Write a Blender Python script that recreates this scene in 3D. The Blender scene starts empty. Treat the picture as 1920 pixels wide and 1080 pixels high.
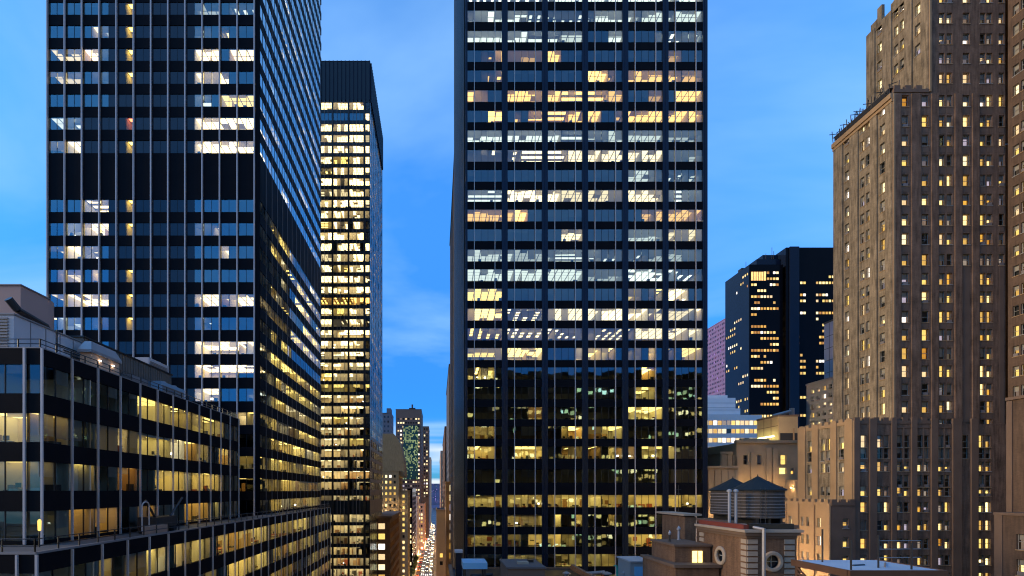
import bpy, math, random
from mathutils import Vector
random.seed(7)
rnd = random.random
def U(a, b): return a + (b - a) * random.random()

# ------------------------------------------------------------------ camera, sky, sun, exposure
F, HX, HY, H = 960.0, 820.0, 920.0, 60.0      # focal length and vanishing point in photo pixels, eye height in metres
def wx(px, Y): return (px - HX) * Y / F
def wz(py, Y): return H + (HY - py) * Y / F
scn = bpy.context.scene
col = scn.collection
cam_d = bpy.data.cameras.new('camera')
cam_d.sensor_width = 36.0
cam_d.lens = 36.0 * F / 1920.0
cam_d.shift_x = (960 - HX) / 1920.0
cam_d.shift_y = (HY - 540) / 1920.0
cam_d.clip_start = 0.5
cam_d.clip_end = 12000
cam = bpy.data.objects.new('camera', cam_d)
cam.location = (0, 0, H)
cam.rotation_euler = (math.radians(90), 0, 0)
col.objects.link(cam)
scn.camera = cam

SUN_ELEV = math.radians(14)
SUN_DIR = Vector((-0.985, -0.12, 0)).normalized()      # towards the after-glow, low on the left
world = bpy.data.worlds.new('World')
scn.world = world
world.use_nodes = True
nt = world.node_tree
nt.nodes.clear()
def N(t, typ, **kw):
    n = t.nodes.new(typ)
    for k, v in kw.items():
        setattr(n, k, v)
    return n
def mth(t, op, a, b=None, c=None, clamp=False):
    n = N(t, 'ShaderNodeMath', operation=op, use_clamp=clamp)
    for i, v in enumerate((a, b, c)):
        if v is None: continue
        if hasattr(v, 'is_output') or not isinstance(v, (int, float)): t.links.new(v, n.inputs[i])
        else: n.inputs[i].default_value = v
    return n.outputs[0]
def mixc(t, fac, a, b, blend='MIX'):
    n = N(t, 'ShaderNodeMix', data_type='RGBA', blend_type=blend)
    for i, v in ((0, fac), (6, a), (7, b)):
        if isinstance(v, (int, float)): n.inputs[i].default_value = v
        elif isinstance(v, tuple): n.inputs[i].default_value = (*v, 1) if len(v) == 3 else v
        else: t.links.new(v, n.inputs[i])
    return n.outputs[2]
sky = N(nt, 'ShaderNodeTexSky', sky_type='NISHITA', sun_disc=False)
sky.sun_elevation = SUN_ELEV
sky.sun_rotation = math.atan2(SUN_DIR.x, SUN_DIR.y)
sky.altitude = 100
sky.air_density = 1.0
sky.dust_density = 0.6
sky.ozone_density = 4.0
tc = N(nt, 'ShaderNodeTexCoord')
sep = N(nt, 'ShaderNodeSeparateXYZ')
nt.links.new(tc.outputs['Generated'], sep.inputs[0])
# thin dusk cloud streaks on a flat layer overhead
zc = mth(nt, 'ADD', mth(nt, 'MAXIMUM', sep.outputs[2], 0.0), 0.10)
cx = mth(nt, 'DIVIDE', sep.outputs[0], zc)
cy = mth(nt, 'DIVIDE', sep.outputs[1], zc)
cmb = N(nt, 'ShaderNodeCombineXYZ')
nt.links.new(mth(nt, 'MULTIPLY', cx, 0.55), cmb.inputs[0])
nt.links.new(mth(nt, 'MULTIPLY', cy, 0.75), cmb.inputs[1])
cmb.inputs[2].default_value = 3.7
cl = N(nt, 'ShaderNodeTexNoise')
cl.inputs['Scale'].default_value = 0.9
cl.inputs['Detail'].default_value = 6
cl.inputs['Roughness'].default_value = 0.52
cl.inputs['Distortion'].default_value = 0.6
nt.links.new(cmb.outputs[0], cl.inputs['Vector'])
cr = N(nt, 'ShaderNodeMapRange')
cr.inputs[1].default_value = 0.46
cr.inputs[2].default_value = 0.66
nt.links.new(cl.outputs['Fac'], cr.inputs[0])
hi = N(nt, 'ShaderNodeMapRange', interpolation_type='SMOOTHSTEP')
hi.inputs[1].default_value = 0.10; hi.inputs[2].default_value = 0.62
nt.links.new(sep.outputs[2], hi.inputs[0])
grade = mixc(nt, hi.outputs[0], (0.13, 0.53, 1.10), (0.52, 1.28, 1.85))
tint = mixc(nt, 1.0, sky.outputs[0], grade, 'MULTIPLY')
skyc = mixc(nt, mth(nt, 'MULTIPLY', cr.outputs[0], 0.62), tint, (1.55, 2.85, 4.6))
# pale bands of cloud low over the street's end
cmb2 = N(nt, 'ShaderNodeCombineXYZ')
nt.links.new(mth(nt, 'MULTIPLY', sep.outputs[0], 2.0), cmb2.inputs[0])
nt.links.new(mth(nt, 'MULTIPLY', sep.outputs[2], 26.0), cmb2.inputs[1])
cmb2.inputs[2].default_value = 8.3
c2 = N(nt, 'ShaderNodeTexNoise'); c2.inputs['Scale'].default_value = 1.0; c2.inputs['Detail'].default_value = 3
nt.links.new(cmb2.outputs[0], c2.inputs['Vector'])
c2r = N(nt, 'ShaderNodeMapRange'); c2r.inputs[1].default_value = 0.42; c2r.inputs[2].default_value = 0.58
nt.links.new(c2.outputs['Fac'], c2r.inputs[0])
lowb = N(nt, 'ShaderNodeMapRange', interpolation_type='SMOOTHSTEP'); lowb.inputs[1].default_value = 0.145; lowb.inputs[2].default_value = 0.06
nt.links.new(sep.outputs[2], lowb.inputs[0])
skyc = mixc(nt, mth(nt, 'MULTIPLY', c2r.outputs[0], lowb.outputs[0]), skyc, (3.3, 3.7, 4.1))
bg = N(nt, 'ShaderNodeBackground')
bg.inputs[1].default_value = 0.13
nt.links.new(skyc, bg.inputs[0])
wo = N(nt, 'ShaderNodeOutputWorld')
nt.links.new(bg.outputs[0], wo.inputs[0])

sun_d = bpy.data.lights.new('sun', 'SUN')
sun_d.energy = 1.5
sun_d.angle = math.radians(18)
sun_d.color = (1.0, 0.70, 0.33)
sun = bpy.data.objects.new('sun', sun_d)
sv = Vector((SUN_DIR.x * math.cos(SUN_ELEV), SUN_DIR.y * math.cos(SUN_ELEV), math.sin(SUN_ELEV)))
sun.rotation_euler = (-sv).to_track_quat('-Z', 'Y').to_euler()
sun.location = sv * 300 + Vector((0, 0, H))
col.objects.link(sun)

scn.view_settings.view_transform = 'Standard'
scn.view_settings.look = 'None'
scn.view_settings.exposure = 1.0
scn.view_settings.gamma = 1.0
scn.render.engine = 'CYCLES'
cy_ = scn.cycles
cy_.max_bounces = 7
cy_.diffuse_bounces = 3
cy_.glossy_bounces = 3
cy_.transmission_bounces = 3
cy_.transparent_max_bounces = 14
cy_.caustics_reflective = False
cy_.caustics_refractive = False
cy_.sample_clamp_indirect = 4.0
cy_.use_denoising = True
cy_.filter_width = 1.15
try: cy_.use_light_tree = True
except Exception: pass

# ------------------------------------------------------------------ materials
MATS = {}
def pos_vec(t, sx=1.0, sz=1.0):
    """wall coordinates: (x + y, z) so that brick and stone courses run level on every wall"""
    g = N(t, 'ShaderNodeNewGeometry')
    s = N(t, 'ShaderNodeSeparateXYZ')
    t.links.new(g.outputs['Position'], s.inputs[0])
    c = N(t, 'ShaderNodeCombineXYZ')
    t.links.new(mth(t, 'MULTIPLY', mth(t, 'ADD', s.outputs[0], s.outputs[1]), sx), c.inputs[0])
    t.links.new(mth(t, 'MULTIPLY', s.outputs[2], sz), c.inputs[1])
    return c.outputs[0], g.outputs['Position']
def pmat(name, c, rough=0.6, metal=0.0, spec=0.5, var=0.15, scale=0.6, bump=0.0, bscale=4.0):
    if name in MATS: return MATS[name]
    m = bpy.data.materials.new(name); m.use_nodes = True
    t = m.node_tree; b = t.nodes['Principled BSDF']
    _, P = pos_vec(t)
    n = N(t, 'ShaderNodeTexNoise'); n.inputs['Scale'].default_value = scale; n.inputs['Detail'].default_value = 5
    t.links.new(P, n.inputs['Vector'])
    f = mth(t, 'MULTIPLY_ADD', n.outputs['Fac'], 2 * var, 1 - var)
    cc = N(t, 'ShaderNodeMix', data_type='RGBA', blend_type='MULTIPLY')
    cc.inputs[0].default_value = 1.0
    cc.inputs[6].default_value = (*c, 1)
    t.links.new(f, cc.inputs[7])
    t.links.new(cc.outputs[2], b.inputs['Base Color'])
    r2 = mth(t, 'MULTIPLY_ADD', n.outputs['Fac'], 0.24 * min(1, rough + .1), rough - 0.12 * min(1, rough + .1), clamp=True)
    t.links.new(r2, b.inputs['Roughness'])
    b.inputs['Metallic'].default_value = metal
    b.inputs['Specular IOR Level'].default_value = spec
    if bump:
        n2 = N(t, 'ShaderNodeTexNoise'); n2.inputs['Scale'].default_value = bscale; n2.inputs['Detail'].default_value = 3
        t.links.new(P, n2.inputs['Vector'])
        bp = N(t, 'ShaderNodeBump'); bp.inputs['Strength'].default_value = bump; bp.inputs['Distance'].default_value = 0.05
        t.links.new(n2.outputs['Fac'], bp.inputs['Height']); t.links.new(bp.outputs[0], b.inputs['Normal'])
    MATS[name] = m
    return m
def brick(name, c1, c2, mortar, bw=0.24, bh=0.075, stain=0.35, rough=0.85):
    if name in MATS: return MATS[name]
    m = bpy.data.materials.new(name); m.use_nodes = True
    t = m.node_tree; b = t.nodes['Principled BSDF']
    V, P = pos_vec(t)
    br = N(t, 'ShaderNodeTexBrick')
    br.inputs['Color1'].default_value = (*c1, 1); br.inputs['Color2'].default_value = (*c2, 1)
    br.inputs['Mortar'].default_value = (*mortar, 1)
    br.inputs['Scale'].default_value = 1.0
    br.inputs['Mortar Size'].default_value = 0.008
    br.inputs['Brick Width'].default_value = bw; br.inputs['Row Height'].default_value = bh
    t.links.new(V, br.inputs['Vector'])
    n = N(t, 'ShaderNodeTexNoise'); n.inputs['Scale'].default_value = 0.5; n.inputs['Detail'].default_value = 8; n.inputs['Roughness'].default_value = 0.75
    t.links.new(P, n.inputs['Vector'])
    # vertical rain streaks
    mp = N(t, 'ShaderNodeMapping'); mp.inputs['Scale'].default_value = (3.2, 3.2, 0.35)
    t.links.new(P, mp.inputs['Vector'])
    n2 = N(t, 'ShaderNodeTexNoise'); n2.inputs['Scale'].default_value = 1.0; n2.inputs['Detail'].default_value = 4
    t.links.new(mp.outputs[0], n2.inputs['Vector'])
    s = mth(t, 'ADD', n.outputs['Fac'], n2.outputs['Fac'])
    mr = N(t, 'ShaderNodeMapRange'); mr.inputs[1].default_value = .72; mr.inputs[2].default_value = 1.28
    mr.inputs[3].default_value = 1 - stain * .75; mr.inputs[4].default_value = 1 + stain * .6
    t.links.new(s, mr.inputs[0]); f = mr.outputs[0]
    cc = mixc(t, 1.0, br.outputs['Color'], f, 'MULTIPLY')
    t.links.new(cc, b.inputs['Base Color'])
    b.inputs['Roughness'].default_value = rough
    b.inputs['Specular IOR Level'].default_value = 0.25
    MATS[name] = m
    return m
def glass(name, ior=1.9, tint=(0.8, 0.86, 0.86), rough=0.015, boost=1.0, refl=(0.74, 0.93, 1.0)):
    if name in MATS: return MATS[name]
    m = bpy.data.materials.new(name); m.use_nodes = True
    t = m.node_tree; t.nodes.clear()
    fr = N(t, 'ShaderNodeFresnel'); fr.inputs[0].default_value = ior
    tr = N(t, 'ShaderNodeBsdfTransparent'); tr.inputs[0].default_value = (*tint, 1)
    gl = N(t, 'ShaderNodeBsdfGlossy'); gl.inputs['Color'].default_value = (*refl, 1); gl.inputs['Roughness'].default_value = rough
    # gentle roller-wave in each sheet
    g = N(t, 'ShaderNodeNewGeometry'); n = N(t, 'ShaderNodeTexNoise'); n.inputs['Scale'].default_value = 0.9; n.inputs['Detail'].default_value = 1
    t.links.new(g.outputs['Position'], n.inputs['Vector'])
    bp = N(t, 'ShaderNodeBump'); bp.inputs['Strength'].default_value = 0.25; bp.inputs['Distance'].default_value = 0.006
    t.links.new(n.outputs['Fac'], bp.inputs['Height']); t.links.new(bp.outputs[0], gl.inputs['Normal'])
    mx = N(t, 'ShaderNodeMixShader')
    t.links.new(mth(t, 'MULTIPLY', fr.outputs[0], boost, clamp=True), mx.inputs[0])
    t.links.new(tr.outputs[0], mx.inputs[1]); t.links.new(gl.outputs[0], mx.inputs[2])
    o = N(t, 'ShaderNodeOutputMaterial'); t.links.new(mx.outputs[0], o.inputs[0])
    MATS[name] = m
    return m
def emis(name, c, s, spot=0.0, scale=1.2):
    """something that gives off light: a lamp, or a lit window whose room shows as lighter and darker patches"""
    if name in MATS: return MATS[name]
    m = bpy.data.materials.new(name); m.use_nodes = True
    t = m.node_tree; t.nodes.clear()
    e = N(t, 'ShaderNodeEmission'); e.inputs[0].default_value = (*c, 1); e.inputs[1].default_value = s
    if spot:
        g = N(t, 'ShaderNodeNewGeometry')
        v = N(t, 'ShaderNodeTexNoise'); v.inputs['Scale'].default_value = scale; v.inputs['Detail'].default_value = 3
        t.links.new(g.outputs['Position'], v.inputs['Vector'])
        f = mth(t, 'MULTIPLY_ADD', v.outputs['Fac'], 2 * spot * s, s - spot * s)
        t.links.new(mth(t, 'MAXIMUM', f, 0.02), e.inputs[1])
    o = N(t, 'ShaderNodeOutputMaterial'); t.links.new(e.outputs[0], o.inputs[0])
    MATS[name] = m
    return m
def blind_mat():
    if 'blind' in MATS: return MATS['blind']
    m = bpy.data.materials.new('blind'); m.use_nodes = True
    t = m.node_tree; t.nodes.clear()
    d = N(t, 'ShaderNodeBsdfDiffuse'); d.inputs[0].default_value = (0.5, 0.47, 0.43, 1)
    r = N(t, 'ShaderNodeBsdfTranslucent'); r.inputs[0].default_value = (0.75, 0.7, 0.62, 1)
    x = N(t, 'ShaderNodeMixShader'); x.inputs[0].default_value = 0.55
    t.links.new(d.outputs[0], x.inputs[1]); t.links.new(r.outputs[0], x.inputs[2])
    o = N(t, 'ShaderNodeOutputMaterial'); t.links.new(x.outputs[0], o.inputs[0])
    MATS['blind'] = m
    return m

M_GLASS = glass('tinted_glass', 2.25, (0.80, 0.84, 0.80))
M_GLASST = glass('coated_glass', 2.7, (0.86, 0.86, 0.80), refl=(.50, .90, 1.0))
M_GLASSM = glass('mirror_glass', 2.9, (0.80, 0.84, 0.80), boost=1.9, refl=(.85, .97, 1.0))
M_GLASSV = glass('plain_office_glass', 1.5, (0.92, 0.94, 0.9))
M_GLASSR = glass('low_reflection_glass', 1.27, (0.94, 0.95, 0.9))
M_GLASSL = glass('office_glass', 1.8, (0.86, 0.9, 0.86))
M_GLASSB = glass('clear_glass', 1.55, (0.9, 0.92, 0.9))
M_SPAN = pmat('black_spandrel', (0.007, 0.007, 0.009), 0.5, 0, 0.03, 0.3, 0.5)
M_CORE = pmat('core_panel_glass', (0.010, 0.016, 0.026), 0.10, 0, 0.42, 0.3, 0.5)
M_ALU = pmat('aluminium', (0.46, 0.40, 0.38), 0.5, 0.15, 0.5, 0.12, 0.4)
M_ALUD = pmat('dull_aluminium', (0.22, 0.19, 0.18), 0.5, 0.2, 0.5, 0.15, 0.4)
M_BAR = pmat('black_bar', (0.012, 0.012, 0.014), 0.4)
M_COLM = pmat('dark_column_cover', (0.012, 0.018, 0.034), 0.3, 0.3, 0.25, 0.25, 0.25)
M_GRAN = pmat('dark_granite', (0.022, 0.020, 0.020), 0.5, 0, 0.2, 0.22, 0.5)
M_CEIL = pmat('ceiling_tile', (0.72, 0.70, 0.66), 0.9, var=0.05)
M_CARP = pmat('office_carpet', (0.36, 0.33, 0.28), 0.95, var=0.2, scale=2)
M_WALLS = [pmat('cream_plaster', (0.62, 0.55, 0.42), 0.9, var=0.06), pmat('white_plaster', (0.68, 0.66, 0.60), 0.9, var=0.06),
           pmat('tan_panelling', (0.42, 0.29, 0.17), 0.6, var=0.2), pmat('grey_plaster', (0.40, 0.41, 0.41), 0.9, var=0.06)]
M_FURN = [pmat('dark_furniture', (0.03, 0.028, 0.026), 0.5), pmat('wood_furniture', (0.22, 0.12, 0.06), 0.5),
          pmat('white_furniture', (0.65, 0.63, 0.58), 0.5), pmat('grey_furniture', (0.2, 0.21, 0.22), 0.5),
          pmat('red_furniture', (0.28, 0.07, 0.04), 0.5)]
M_BLIND = blind_mat()
LAMPC = {'W': (1.0, 0.80, 0.44), 'Y': (1.0, 0.71, 0.19), 'O': (1.0, 0.55, 0.13), 'N': (0.90, 1.0, 0.88), 'S': (1.0, 0.70, 0.10), 'R': (1.0, 0.22, 0.08), 'V': (1.0, 0.77, 0.38)}
LAMPS = {'W': 1.2, 'Y': 1.85, 'O': 1.35, 'N': 1.0, 'S': 4.0, 'R': 2.2, 'V': 1.75}
def lamp(code, k):
    u = code.upper()
    s = LAMPS[u] * (0.62, 1.0, 1.5)[k] * (1.0 if code.isupper() else 0.5)
    return emis('office_lamp_%s_%s_%d' % ({'W': 'warm', 'Y': 'yellow', 'O': 'orange', 'N': 'neutral', 'S': 'amber', 'R': 'red', 'V': 'cream'}[u], 'full' if code.isupper() else 'dim', k), LAMPC[u], s)

# ------------------------------------------------------------------ mesh collecting
class Fr:
    """a wall frame: u runs along the wall, d out of it, z up"""
    def __init__(s, ox, oy, ux, uy, nx, ny):
        s.o = (ox, oy); s.u = (ux, uy); s.n = (nx, ny)
    def p(s, u, d, z):
        return (s.o[0] + u * s.u[0] + d * s.n[0], s.o[1] + u * s.u[1] + d * s.n[1], z)
WORLD = Fr(0, 0, 1, 0, 0, 1)
def front(x, y): return Fr(x, y, 1, 0, 0, -1)        # faces the camera
def right(x, y): return Fr(x, y, 0, 1, 1, 0)         # faces +x, u runs away from the camera
def left(x, y): return Fr(x, y, 0, 1, -1, 0)         # faces -x
class MB:
    def __init__(s): s.v = []; s.f = []; s.m = []; s.mats = []
    def mi(s, m):
        if m not in s.mats: s.mats.append(m)
        return s.mats.index(m)
    def face(s, pts, m):
        b = len(s.v); s.v.extend(pts); s.f.append(tuple(range(b, b + len(pts)))); s.m.append(s.mi(m))
    def quad(s, fr, u0, u1, z0, z1, d, m, tilt=None):
        a, b = tilt or (0, 0)
        uc, zc_ = (u0 + u1) / 2, (z0 + z1) / 2
        P = [fr.p(u, d + a * (u - uc) + b * (z - zc_), z) for u, z in ((u0, z0), (u1, z0), (u1, z1), (u0, z1))]
        e1 = Vector(P[1]) - Vector(P[0]); e2 = Vector(P[3]) - Vector(P[0])
        n = e1.cross(e2)
        if n.x * fr.n[0] + n.y * fr.n[1] < 0: P.reverse()
        s.face(P, m)
    def flat(s, fr, u0, u1, d0, d1, z, m):
        s.face([fr.p(u0, d0, z), fr.p(u1, d0, z), fr.p(u1, d1, z), fr.p(u0, d1, z)], m)
    def box(s, fr, u0, u1, d0, d1, z0, z1, m, top=None):
        b = len(s.v)
        for z in (z0, z1):
            for u, d in ((u0, d0), (u1, d0), (u1, d1), (u0, d1)):
                s.v.append(fr.p(u, d, z))
        k = s.mi(m)
        cr_ = fr.u[0] * fr.n[1] - fr.u[1] * fr.n[0]
        flip = (cr_ * (u1 - u0) * (d1 - d0) * (z1 - z0)) < 0
        for i, q in enumerate(((3, 2, 1, 0), (4, 5, 6, 7), (0, 1, 5, 4), (1, 2, 6, 5), (2, 3, 7, 6), (3, 0, 4, 7))):
            if flip: q = q[::-1]
            s.f.append(tuple(b + j for j in q)); s.m.append(s.mi(top) if (top and i == 1) else k)
    def bar(s, a, b_, r, m, n=6):
        A, B = Vector(a), Vector(b_)
        ax = (B - A).normalized()
        t = ax.cross(Vector((0, 0, 1)) if abs(ax.z) < .9 else Vector((1, 0, 0))).normalized(); w = ax.cross(t)
        b = len(s.v)
        for c in (A, B):
            for i in range(n):
                an = 2 * math.pi * i / n
                s.v.append(tuple(c + r * (math.cos(an) * t + math.sin(an) * w)))
        k = s.mi(m)
        for i in range(n):
            j = (i + 1) % n
            s.f.append((b + i, b + j, b + n + j, b + n + i)); s.m.append(k)
        s.f.append(tuple(b + i for i in range(n))[::-1]); s.m.append(k)
        s.f.append(tuple(b + n + i for i in range(n))); s.m.append(k)
    def lathe(s, cx, cy, prof, m, n=32, smooth=False):
        b = len(s.v); k = s.mi(m)
        for r, z in prof:
            for i in range(n):
                an = 2 * math.pi * i / n
                s.v.append((cx + r * math.cos(an), cy + r * math.sin(an), z))
        for q in range(len(prof) - 1):
            for i in range(n):
                j = (i + 1) % n
                s.f.append((b + q * n + i, b + q * n + j, b + (q + 1) * n + j, b + (q + 1) * n + i)); s.m.append(k)
    def prism(s, pts, z0, z1, m, top=None):
        """pts counter-clockwise in plan"""
        n = len(pts)
        for i in range(n):
            j = (i + 1) % n
            s.face([(pts[i][0], pts[i][1], z0), (pts[j][0], pts[j][1], z0), (pts[j][0], pts[j][1], z1), (pts[i][0], pts[i][1], z1)], m)
        s.face([(x, y, z1) for x, y in pts], top or m)
        s.face([(x, y, z0) for x, y in pts][::-1], m)
    def join(s, o):
        b = len(s.v); s.v.extend(o.v)
        mp = [s.mi(m) for m in o.mats]
        s.f.extend(tuple(i + b for i in f) for f in o.f); s.m.extend(mp[k] for k in o.m)
    def build(s, name, parent=None, **props):
        if not s.v: return None
        if parent is None:
            xs = [p[0] for p in s.v]; ys = [p[1] for p in s.v]; zs = [p[2] for p in s.v]
            off = Vector(((min(xs) + max(xs)) / 2, (min(ys) + max(ys)) / 2, min(zs)))
            loc = off
        else:
            off = Vector(parent.get('_base', (0, 0, 0))); loc = Vector((0, 0, 0))
        me = bpy.data.meshes.new(name)
        me.from_pydata([(p[0] - off.x, p[1] - off.y, p[2] - off.z) for p in s.v], [], s.f)
        for m in s.mats: me.materials.append(m)
        me.polygons.foreach_set('material_index', s.m)
        me.update()
        o = bpy.data.objects.new(name, me); col.objects.link(o)
        if parent is not None:
            o.parent = parent
            o['_base'] = tuple(off)
        else: o.location = loc
        for k, v in props.items(): o[k] = v
        return o
def thing(name, label, cat, loc, group=None):
    o = bpy.data.objects.new(name, None); col.objects.link(o)
    o.location = loc; o['label'] = label; o['category'] = cat
    o.empty_display_size = 0.5
    if group: o['group'] = group
    o['_base'] = tuple(loc)
    return o
def tag(o, label=None, cat=None, group=None, kind=None):
    if label: o['label'] = label
    if cat: o['category'] = cat
    if group: o['group'] = group
    if kind: o['kind'] = kind
    return o
def scr(p):
    """photo pixel of a point"""
    y = max(p[1], 0.5)
    return HX + p[0] * F / y, HY - (p[2] - H) * F / y

class Building:
    def __init__(s, name, label, cat, loc, group=None):
        s.root = thing(name, label, cat, loc, group)
        s.wins = []; s.floors = {}
    def add_window(s, mb, corners):
        q = [scr(c) for c in corners]
        x0, x1 = max(0, min(a for a, _ in q)), min(1920, max(a for a, _ in q))
        y0, y1 = max(0, min(b for _, b in q)), min(1080, max(b for _, b in q))
        s.wins.append((max(0, x1 - x0) * max(0, y1 - y0), mb))
    def floor_mb(s, key):
        return s.floors.setdefault(key, MB())
    def finish(s, most=100, fname='office_floor'):
        s.wins.sort(key=lambda t: -t[0])
        for a, mb in s.wins[:most]: mb.build('window', s.root)
        rest = MB()
        for a, mb in s.wins[most:]: rest.join(mb)
        rest.build('window', s.root, kind='stuff')
        for k in sorted(s.floors): s.floors[k].build(fname, s.root)

# ------------------------------------------------------------------ office rooms behind glass
def room(mb, fr, u0, u1, zf, zc_, D, code, open0=False, open1=False, detail=1.0):
    lit = code not in 'BDKx'
    wallm = random.choice(M_WALLS[:2] if rnd() < .65 else M_WALLS)
    t = 0.06
    mb.flat(fr, u0, u1, -D, -0.2, zf, M_CARP)
    mb.flat(fr, u0, u1, -D, -0.2, zc_, M_CEIL)
    mb.quad(fr, u0, u1, zf, zc_, -D, wallm)
    if not open0: mb.box(fr, u0, u0 + t, -D + .01, -0.22, zf, zc_, wallm)
    if not open1: mb.box(fr, u1 - t, u1, -D + .01, -0.22, zf, zc_, wallm)
    if not lit:
        if rnd() < .5 * detail:
            a = U(u0, max(u0 + .1, u1 - 1.5)); mb.box(fr, a, min(u1 - .1, a + 1.3), -2.2, -1.4, zf, zf + U(.7, 1.2), M_FURN[0])
        return
    k = random.choices((0, 1, 2), (3, 4, 2))[0]
    lm = lamp(code, k)
    w = u1 - u0
    style = rnd() * (.4 if code == 'V' else 1)
    if code == 'V': k = max(k, 1)
    lm = lamp(code, k)
    hc = .02
    if style < (.66 if code.isupper() else .5):          # luminous ceiling of square panels
        n = max(1, round(w / 1.3)); m_ = max(2, int((D - .8) / 1.3))
        for i in range(n):
            for q in range(m_):
                if rnd() < .07: continue
                a = u0 + w * i / n; d = -.45 - 1.3 * q
                mb.flat(fr, a + .09, a + w / n - .09, d - 1.16, d, zc_ - hc, lm)
    elif style < .76:        # continuous troffers along the front
        for d in (-.9, -2.4, -3.9, -5.4):
            if d < -D + .4: continue
            mb.flat(fr, u0 + .3, u1 - .3, d - .36, d + .36, zc_ - hc, lamp(code, min(2, k + 1)))
    else:                    # troffers running back from the glass
        hw, sp, ln = U(.22, .40), U(1.3, 2.0), random.choice((.7, 1.2, 1.2, 2.4))
        n = max(1, int(w / sp + .5)); gap = U(.25, 1.0); st = U(.4, 1.6)
        for i in range(n):
            c = u0 + w * (i + .5) / n + U(-.08, .08)
            d = -st
            while d > -D + ln * .7:
                if rnd() > .1: mb.flat(fr, c - hw, c + hw, d - ln, d, zc_ - hc, lamp(code, min(2, k + (hw > .2))))
                d -= ln + gap
        if rnd() < .4:       # dropped bulkhead near the glass
            mb.box(fr, u0 + .1, u1 - .1, -st, -.3, zc_ - .28, zc_ - .01, M_CEIL)
    if rnd() < .12:          # a bright work lamp or wall washer
        a = U(u0 + .3, u1 - .4); mb.box(fr, a, a + .3, -1.6, -1.3, zf + 1.25, zf + 1.5, emis('task_lamp', (1, .9, .68), 5))
    # back wall: doors, shelves, pictures
    a = u0 + .25
    while a < u1 - .6:
        r = rnd(); ww = min(U(.6, 1.6), u1 - .15 - a)
        if r < .22: mb.box(fr, a, a + min(.95, ww), -D + .03, -D + .1, zf, zf + 2.15, random.choice(M_FURN[:2]))
        elif r < .5: mb.box(fr, a, a + ww, -D + .03, -D + .45, zf, zf + U(.9, 2.0), random.choice(M_FURN))
        elif r < .68: mb.box(fr, a, a + ww * .7, -D + .03, -D + .07, zf + 1.1, zf + 1.9, random.choice(M_FURN))
        a += ww + U(.1, .8)
    if rnd() < .5 * detail and w > 3:   # a cross wall part way back
        a = U(u0 + .8, u1 - .8); mb.box(fr, a, a + .1, -D + .02, -D + U(1.5, D - 1.2), zf, zc_ - .05, random.choice(M_WALLS))
    # desks, screens, chairs near the glass
    a = u0 + U(.1, .6)
    while a < u1 - .7:
        ww = min(U(.9, 1.9), u1 - .1 - a)
        if rnd() < .8 * detail:
            d0 = U(-2.6, -.45)
            fm = random.choice(M_FURN)
            mb.box(fr, a, a + ww, d0 - .7, d0, zf + .68, zf + U(.76, .95), fm)
            if rnd() < .6: mb.box(fr, a + ww * .3, a + ww * .3 + .5, d0 - .45, d0 - .4, zf + .97, zf + 1.32, M_FURN[0])
            if rnd() < .55: mb.box(fr, a + ww * .6, a + ww * .6 + .45, d0 - 1.3, d0 - .85, zf + .45, zf + U(1.0, 1.2), random.choice(M_FURN))
        if rnd() < .25 * detail: mb.box(fr, a, a + .5, -.75, -.3, zf, zf + U(.95, 1.4), random.choice(M_FURN))
        a += ww + U(.05, .7)

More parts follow.
